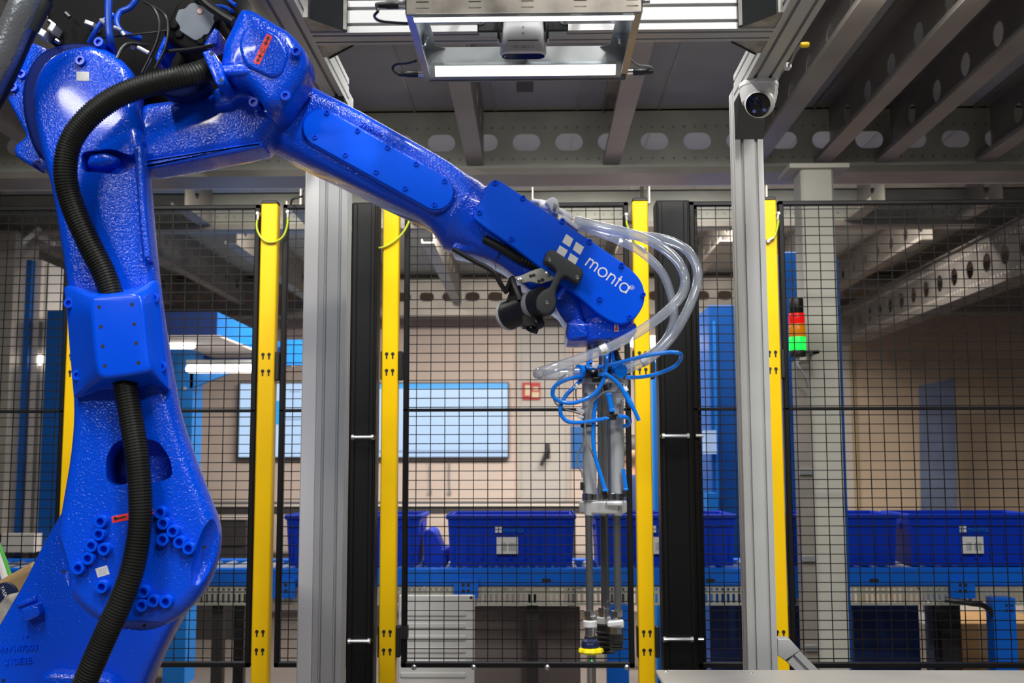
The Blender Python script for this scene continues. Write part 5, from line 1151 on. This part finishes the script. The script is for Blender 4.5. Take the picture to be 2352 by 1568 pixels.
ln = MB().lathe(W(1225, 750, 2.165), W(1218, 766, 2.17) - W(1225, 750, 2.165), [(.0115, 0), (.0125, .002), (.0125, .010), (.009, .011)], 18).build('lens', 'lens_black', ic)
sb = slab('steel_plate', fillet([(1180, 636, 3), (1198, 632, 4), (1222, 621, 6), (1252, 612, 4), (1272, 622, 4), (1276, 640, 4), (1262, 645, 4), (1240, 652, 6), (1218, 646, 6), (1200, 650, 5), (1190, 646, 4)], 4, 3), 2.166, 2.172, .001, 'steel_grey', ic)
for x, y in ((1219, 634), (1226, 632), (1238, 646), (1246, 643)): inst('screw_hole', hole, sb, W(x, y, 2.1659))
for x, y in ((1194, 643), (1258, 628)): MB().lathe(W(x, y, 2.166), (0, -1, 0), [(.005, 0), (.005, .004), (.003, .005)], 12).build('hex_bolt', 'zinc', sb)
slab('support_wedge', [(1175, 655), (1196, 655), (1200, 690), (1162, 692)], 2.20, 2.23, .002, 'black_plastic', ic)
MB().tube(cat_open([W(1164, 668, 2.19), W(1176, 640, 2.18), W(1180, 652, 2.17), W(1190, 676, 2.165), W(1194, 690, 2.16)], 8), .0058, 10).build('camera_cable', 'cable_black', ic)
# ================================================================== CLEAR VACUUM HOSES
hm = thing('hose_manifold', W(1275, 480, 2.27), 'grey plastic hose coupling on top of the robot wrist where the clear hoses start', 'hose coupling')
slab('coupling_body', fillet([(1250, 466, 5), (1258, 456, 5), (1270, 451, 5), (1281, 457, 5), (1285, 470, 5), (1282, 492, 4), (1268, 488, 3), (1262, 478, 4), (1258, 472, 3)], 4, 4), 2.235, 2.29, .005, 'grey_plastic', hm)
slab('coupling_window', fillet([(1272, 465), (1280, 469), (1276, 486), (1269, 482)], 2), 2.232, 2.24, .001, 'rod_grey', hm)
for a, b, r in (((1222, 460, 2.26), (1238, 463, 2.26), .0045), ((1238, 464, 2.26), (1256, 468, 2.26), .0065), ((1240, 470, 2.25), (1260, 476, 2.25), .0075), ((1282, 482, 2.25), (1297, 489, 2.25), .0060), ((1294, 490, 2.25), (1315, 500, 2.25), .0072)):
    MB().cyl(W(*a), W(*b), r, 12).build('hose_tail', 'white_plastic', hm)
slab('hose_clip', fillet([(1287, 499), (1296, 494), (1332, 520), (1326, 528)], 3), 2.225, 2.29, .003, 'white_plastic', hm)
def hose(pts, r, label, sleeve=None, txt=None, r2=None):
    P_ = cat_open([W(*p) for p in pts], 9); t = thing('clear_hose', P_[0], label, 'hose', 'clear vacuum hoses from wrist to gripper')
    MB().tube(P_, r, 16).build('hose_wall', 'clear_tube', t)
    if sleeve:
        a, b = W(*sleeve[0]), W(*sleeve[1]); s_ = MB().cyl(a, b, r*1.08, 16).build('sleeve', 'white_plastic', t)
        m_ = (a + b)/2; 
        if txt: text_mb(txt, sleeve[2][0], sleeve[2][1], 11, 68, m_.y - r*1.12).build('lettering', 'black_print', s_)
    return t
hose([(1322, 506, 2.255), (1380, 520, 2.24), (1440, 534, 2.215), (1500, 556, 2.19), (1550, 592, 2.17), (1573, 635, 2.155), (1566, 676, 2.15), (1530, 716, 2.145), (1470, 760, 2.14), (1400, 797, 2.135), (1330, 824, 2.13), (1270, 845, 2.13), (1241, 854, 2.14), (1236, 859, 2.165), (1262, 861, 2.19), (1300, 858, 2.20), (1328, 855, 2.20)], .0098,
     'clear hose whose end loops farthest left in front of the gripper cylinders', ((1380, 806, 2.134), (1395, 799, 2.134), (1384, 808)), '2')
hose([(1322, 510, 2.265), (1390, 530, 2.265), (1450, 540, 2.26), (1520, 548, 2.25), (1575, 572, 2.24), (1601, 615, 2.23), (1600, 655, 2.225), (1580, 710, 2.215), (1545, 770, 2.21), (1505, 812, 2.205), (1470, 834, 2.20), (1432, 850, 2.20)], .0098,
     'outermost clear hose sweeping right into the right blue fitting of the gripper', ((1474, 832, 2.203), (1486, 826, 2.203), (1474, 838)), '3')
hose([(1320, 514, 2.285), (1370, 532, 2.295), (1430, 556, 2.30), (1480, 584, 2.31), (1522, 628, 2.31), (1542, 680, 2.31), (1548, 728, 2.305), (1530, 778, 2.295), (1490, 815, 2.28), (1440, 838, 2.27), (1400, 846, 2.27)], .0090,
     'innermost clear hose curving behind the other two hoses')
# ================================================================== SUCTION GRIPPER
gp = thing('suction_gripper', W(1385, 1500, 2.25), 'suction gripper of three grey pneumatic cylinders with rods hanging from the robot flange', 'gripper')
GY = 2.218; GYr = 2.285
def zc_(py, Y): return W(1385, py, Y).z
def vcyl(px, Y, y0, y1, rpx, mt, nm, prof=None, n=28, parent=gp):
    x = XP(px, Y, (y0+y1)/2); r = rpx*Y/F; z1, z0 = zc_(y0, Y), zc_(y1, Y)
    return MB().lathe((x, Y, z0), (0, 0, 1), prof(r, z1 - z0) if prof else [(r, 0), (r, z1 - z0)], n).build(nm, mt, parent)
bev = lambda r, h: [(r - .0015, 0), (r, .0015), (r, h - .0015), (r - .0015, h)]
TOOL = [(1353.5, GY), (1418, GY), (1388, GYr)]
# adapter rods under the flange
vcyl(1385, 2.25, 800, 880, 10, 'chrome', 'centre_post'); vcyl(1353, 2.25, 800, 812, 6, 'zinc', 'hex_bolt'); vcyl(1400, 2.24, 800, 850, 4, 'cable_blue', 'blue_stub')
# carrier plate on top of the cylinders and knurled disc under them
vcyl(1386, 2.248, 874, 882, 52, 'anod_light', 'carrier_plate', bev, 40)
vcyl(1385, 2.248, 1150, 1178, 54, 'anod_light', 'lower_disc', lambda r, h: [(r - .004, 0), (r - .001, .002), (r, .004), (r, h - .002), (r - .002, h)], 48)
for (px, Y), nm in zip(TOOL, 'BCA'):
    vcyl(px, Y, 882, 1134, 15.5, 'anodised', 'cylinder')
    vcyl(px, Y, 1132, 1150, 16.5, 'chrome', 'end_cap', bev); vcyl(px, Y, 866, 882, 17, 'anod_light', 'end_cap', bev)
    vcyl(px, Y, 1150, 1184, 11, 'anodised', 'rod_seal', bev); vcyl(px, Y, 1178, 1406, 8.3, 'rod_grey', 'rod')
MB().cyl((XP(1377, 2.24, 900), 2.235, zc_(1150, 2.235)), (XP(1377, 2.24, 900), 2.235, zc_(880, 2.235)), .0055, 12).build('guide_bar', 'chrome', gp)
MB().cyl((XP(1397, 2.22, 900), 2.215, zc_(1150, 2.215)), (XP(1397, 2.22, 900), 2.215, zc_(880, 2.215)), .005, 12).build('guide_bar', 'chrome', gp)
MB().cyl((XP(1395, 2.215, 1280), 2.215, zc_(1395, 2.215)), (XP(1395, 2.215, 1280), 2.215, zc_(1178, 2.215)), .0032, 10).build('guide_bar', 'chrome', gp)
x_ = XP(1410, 2.19, 1160); MB().bbox((XP(1391, 2.19, 1160), 2.188, zc_(1162, 2.19)), (XP(1432, 2.19, 1160), 2.21, zc_(1151, 2.19)), .003).build('flow_block', 'anod_light', gp)
def lab(px, y0, y1, w, ch, tx):
    Y = GY; x = XP(px, Y, (y0+y1)/2); r = 15.7*Y/F; z0, z1 = zc_(y1, Y), zc_(y0, Y); n = 8
    pts = [(x + r*math.sin(a), Y - r*math.cos(a)) for a in [w[0] + (w[1]-w[0])*k/n for k in range(n+1)]]; inn = [(x + (r-.0005)*math.sin(a), Y - (r-.0005)*math.cos(a)) for a in [w[1] + (w[0]-w[1])*k/n for k in range(n+1)]]
    l_ = MB().rings([[(a, b, z0) for a, b in pts + inn], [(a, b, z1) for a, b in pts + inn]]).build('label', 'label_white', gp); text_mb(ch, tx, y1 - 3, 14, 0, Y - r - .0006).build('lettering', 'black_print', l_)
lab(1353.5, 901, 914, (-1.3, .6), 'B', 1341.5); lab(1418, 914, 928, (-.7, 1.3), 'C', 1425)
# push-in elbows with blue collars for the clear hoses
def conn(px0, py0, px1, py1, Y0, Y1_, r, mt, nm, n=18): return MB().cyl(W(px0, py0, Y0), W(px1, py1, Y1_), r, n).build(nm, mt, gp)
conn(1336, 853, 1372, 853, 2.195, 2.20, .0125, 'black_plastic', 'push_fitting'); conn(1328, 854, 1336, 854, 2.19, 2.195, .0145, 'air_blue', 'release_collar'); conn(1318, 856, 1329, 855, 2.19, 2.192, .0105, 'clear_tube', 'collar_rim')
conn(1400, 848, 1420, 850, 2.21, 2.19, .0125, 'black_plastic', 'push_fitting'); conn(1418, 850, 1427, 852, 2.192, 2.18, .0145, 'air_blue', 'release_collar')
for px in (1353.5, 1418, 1388): vcyl(px, GY if px != 1388 else GYr, 858, 868, 13, 'anod_light', 'fitting_nut', None, 6); vcyl(px, GY if px != 1388 else GYr, 842, 860, 10, 'black_plastic', 'fitting_stem')
for x, y, w_, h_, a, Y in ((1378, 862, 14, 12, 10, 2.18), (1370, 871, 18, 11, 0, 2.18), (1438, 866, 10, 9, 0, 2.185), (1406, 958, 20, 12, 2, 2.165), (1391, 890, 9, 16, -18, 2.17), (1406, 946, 10, 12, -8, 2.168), (1390, 1136, 11, 20, -14, 2.17), (1436, 1132, 9, 18, -8, 2.19), (1337, 1116, 7, 20, 0, 2.2), (1338, 957, 8, 10, 0, 2.2), (1412, 952, 14, 6, 0, 2.162)):
    slab('push_fitting', fillet(rect_px(x, y, w_, h_, a), 3, 3), Y, Y + .018, .002, 'black_plastic', gp)
for x, y, w_, h_, a in ((1363, 843, 7, 22, 5), (1333, 942, 20, 8, 28), (1334, 957, 14, 7, 10)): slab('sensor', fillet(rect_px(x, y, w_, h_, a), 2, 2), 2.178, 2.186, .001, 'white_plastic', gp)
slab('cable_tie', fillet([(1337, 975), (1375, 975), (1375, 979), (1337, 979)], 1, 2), GY - .0165, GY - .012, .001, 'cable_black', gp); MB().cyl(W(1338, 977, GY - .014), W(1338, 977, GY - .020), .0045, 8).build('cable_tie', 'cable_black', gp)
def tb(pts, Y, r, mt, nm, q=3.266, ox=1180, oy=740):
    P_ = [W(ox + p[0]/q, oy + p[1]/q, Y + (p[2] if len(p) > 2 else 0)) for p in pts]; return MB().tube(cat_open(P_, 9), r, 10).build(nm, mt, gp)
ra = .0040
tb([(560, 300, .05), (553, 325, .02), (570, 343), (620, 340), (760, 310), (960, 258), (1130, 228), (1225, 228), (1258, 255, .03), (1215, 325, .06), (1090, 382, .05), (960, 410, .03), (862, 412, .01)], 2.165, ra, 'air_blue', 'air_tube')
tb([(702, 150, .06), (698, 260), (692, 350), (670, 440), (620, 520), (540, 575), (440, 605), (345, 592), (292, 545), (310, 478), (390, 432), (470, 412, .01), (520, 410, .03)], 2.160, ra, 'air_blue', 'air_tube')
tb([(505, 430, .03), (450, 490, .02), (390, 550, .01), (352, 630), (355, 690), (395, 738), (460, 752), (560, 745), (640, 730), (700, 720)], 2.168, ra, 'air_blue', 'air_tube')
tb([(655, 392), (690, 390), (740, 420), (800, 480), (860, 590), (905, 660), (940, 738)], 2.155, ra, 'air_blue', 'air_tube')
tb([(800, 708), (845, 712), (872, 738, .01), (858, 770, .02), (825, 778, .03)], 2.168, ra, 'air_blue', 'air_tube')
tb([(635, 520), (612, 620), (598, 760), (596, 880), (610, 1000), (640, 1110), (688, 1262)], 2.175, ra, 'air_blue', 'air_tube')
tb([(822, 1100), (832, 1180), (842, 1255)], 2.195, ra, 'air_blue', 'air_tube')
tb([(708, 535), (722, 590), (738, 665)], 2.165, .0052, 'air_blue', 'air_tube')
tb([(835, 500, .02), (850, 540, .01), (880, 600), (905, 655)], 2.165, ra*.9, 'air_blue', 'air_tube')
tb([(738, 200, .05), (745, 260, .03), (752, 300, .02)], 2.19, ra, 'air_blue', 'air_tube'); tb([(590, 180, .05), (575, 250, .03), (575, 310, .02)], 2.19, ra, 'air_blue', 'air_tube')
tb([(765, 225, .04), (790, 290, .02)], 2.19, .006, 'cable_black', 'black_tube')
for x, y, w_, a in ((700, 720, 7, 0), (712, 540, 9, 0), (740, 660, 9, 0), (802, 705, 6, 0), (862, 412, 6, 0), (658, 392, 9, 0), (690, 1260, 8, 0), (842, 1253, 7, 0)):
    slab('release_collar', fillet(rect_px(1180 + x/3.266, 740 + y/3.266, w_ + 4, w_ - 2 if w_ > 6 else 9, a), 2, 2), 2.160, 2.172, .001, 'air_blue', gp)
tb([(810, 520, .02), (760, 522), (690, 520), (620, 570), (565, 640), (540, 730), (535, 800), (548, 890), (580, 960), (600, 1010, .01)], 2.166, .0018, 'cable_grey', 'sensor_wire')
tb([(390, 390, .03), (330, 440), (302, 520), (310, 600), (380, 650), (440, 668), (505, 690)], 2.18, .0018, 'cable_grey', 'sensor_wire')
tb([(520, 915), (490, 970), (478, 1030), (492, 1090), (512, 1130), (515, 1165)], 2.20, .0018, 'cable_grey', 'sensor_wire')
tb([(840, 410), (850, 460), (835, 500), (805, 525)], 2.165, .0022, 'cable_grey', 'sensor_wire'); tb([(470, 480), (465, 540), (478, 590), (520, 600)], 2.19, .0018, 'cable_grey', 'sensor_wire')
for x, y, a, ch in ((468, 478, -45, 'B'), (610, 330, 10, None), (843, 498, 60, None)):
    l_ = slab('tube_marker', rect_px(1180 + x/3.266, 740 + y/3.266, 11, 8, a), 2.156, 2.162, .001, 'white_print', gp)
    if ch: text_mb(ch, 1180 + x/3.266 - 3, 740 + y/3.266 + 3, 8, a + 20, 2.1555).build('lettering', 'black_print', l_)
# lower couplings and suction cups
def coupling(px, Y, y0, parent=gp):
    vcyl(px, Y, y0, y0 + 13, 14, 'chrome', 'hex_nut', None, 6); vcyl(px, Y, y0 + 12, y0 + 24, 12, 'chrome', 'neck', None, 8); vcyl(px, Y, y0 + 22, y0 + 38, 16, 'anod_light', 'cup_holder', bev)
def bellows(px, Y, y0, y1, r, k, mt):
    x = XP(px, Y, y0); z1, z0 = zc_(y0, Y), zc_(y1, Y); rr_ = r*Y/F; pr = []
    for i in range(k): za = (z1 - z0)*i/k; zb_ = (z1 - z0)*(i + 1)/k; pr += [(rr_*.80, za), (rr_, za + (zb_-za)*.35), (rr_, za + (zb_-za)*.65), (rr_*.80, zb_)]
    return MB().lathe((x, Y, z0), (0, 0, 1), pr, 28).build('suction_cup', mt, gp)
coupling(1355, GY, 1402); coupling(1417, GY, 1402); coupling(1387, GYr, 1394)
vcyl(1355.5, GY, 1440, 1460, 11.5, 'chrome', 'cup_stem'); vcyl(1355.5, GY, 1459, 1466, 13, 'rubber', 'seal_ring', bev)
vcyl(1355.5, GY, 1465, 1489, 20, 'cup_navy', 'suction_cup', lambda r, h: [(r*.85, 0), (r, .003), (r*1.02, .009), (r*.95, .012), (r, .015), (r*.6, h)])
n = 56; x_ = XP(1357, GY, 1494); z_ = zc_(1500, GY); rs = []
for (rq, z) in ((24, 0), (28, .004), (26, .009), (16, .012)): rs.append([(x_ + (rq*GY/F)*(1 + .05*math.cos(9*2*math.pi*k/n))*math.cos(2*math.pi*k/n), GY + (rq*GY/F)*(1 + .05*math.cos(9*2*math.pi*k/n))*math.sin(2*math.pi*k/n), z_ + z) for k in range(n)])
MB().rings(rs).build('suction_lip', 'cup_yellow', gp)
vcyl(1416.5, GY, 1441, 1456, 14, 'chrome', 'cup_stem', None, 8); vcyl(1416.5, GY, 1454, 1474, 15.5, 'rubber', 'cup_sleeve', bev); bellows(1416.5, GY, 1472, 1492, 15, 3, 'rubber')
vcyl(1387, GYr, 1432, 1448, 16, 'rubber', 'cup_sleeve', bev); bellows(1387, GYr, 1446, 1490, 18, 4, 'rubber'); vcyl(1390, GYr, 1489, 1498, 22, 'rubber', 'suction_lip', lambda r, h: [(r, 0), (r*.95, .003), (r*.6, h)])
slab('link_bar', fillet([(1396, 1428), (1432, 1424), (1432, 1437), (1396, 1440)], 3), 2.185, 2.20, .002, 'anod_light', gp)
MB().cyl(W(1395, 1380, 2.215), W(1395, 1395, 2.215), .006, 10).build('bar_nut', 'chrome', gp); slab('link_block', fillet([(1388, 1396), (1401, 1394), (1402, 1430), (1389, 1432)], 2), 2.215, 2.24, .002, 'chrome', gp)
# small sensor device below the suction cups, on a stand behind the fence
t = thing('photo_sensor', W(1358, 1520, 4.4), 'small metal sensor with a green light just below the yellow suction cup', 'sensor')
p_ = W(1358, 1510, 4.4); MB().cyl((p_.x, 4.4, p_.z + .02), (p_.x, 4.4, p_.z - .10), .018, 14).build('sensor_head', 'zinc', t); MB().lathe((p_.x, 4.382, W(1357, 1518, 4.4).z), (0, -1, 0), [(.007, 0), (.007, .002), (.003, .004)], 12).build('status_light', 'green_led', t)
MB().cyl((p_.x, 4.4, p_.z - .10), (p_.x, 4.4, 0), .012, 10).build('stand', 'zinc', t)
# ================================================================== things beside the robot base at the lower left
t = thing('base_motor', W(20, 1420, 2.75), 'tan motor cover with dark motor body half hidden behind the robot base', 'motor')
slab('motor_cover', fillet([(-90, 1372, 6), (-5, 1332, 10), (70, 1290, 6), (90, 1300, 8), (70, 1400, 8), (-60, 1440, 8)], 8), 2.70, 2.90, .02, 'motor_tan', t)
l_ = slab('name_plate', fillet([(-60, 1400), (-30, 1348, 20), (18, 1334, 16), (38, 1350, 12), (40, 1362, 6), (4, 1376, 10), (-10, 1420, 10)], 10), 2.694, 2.702, .002, 'cup_navy', t)
text_mb('YASKAWA', 0, 1347, 12, 68, 2.6935).build('lettering', 'white_print', l_)
slab('motor_body', fillet([(-80, 1440), (-4, 1386, 10), (12, 1366, 8), (48, 1360, 8), (40, 1400), (-10, 1500), (-90, 1560)], 10), 2.66, 2.88, .012, 'cast_aluminium', t)
slab('motor_base', fillet([(-120, 1404), (60, 1404), (30, 1520), (-120, 1560)], 10), 2.675, 2.92, .006, 'motor_black', t)
for pts, r, mtn, lb in (([(-26, 1210), (-6, 1270), (8, 1310), (16, 1345), (20, 1400)], .0115, 'white_plastic', 'thick white cable rising beside the tan motor cover at far left'), ([(-8, 1240), (10, 1285), (20, 1315), (28, 1345), (34, 1400)], .006, 'cable_green', 'bright green cable beside the white cable at far left'), ([(-30, 1290), (-8, 1310), (2, 1330), (6, 1360)], .010, 'machine_light', 'light blue ribbed cable at the left edge behind the white cable')):
    tag(MB().tube(cat_open([W(x, y, 2.78) for x, y in pts], 8), r, 10).build('base_cable', mtn, None), lb, 'cable')
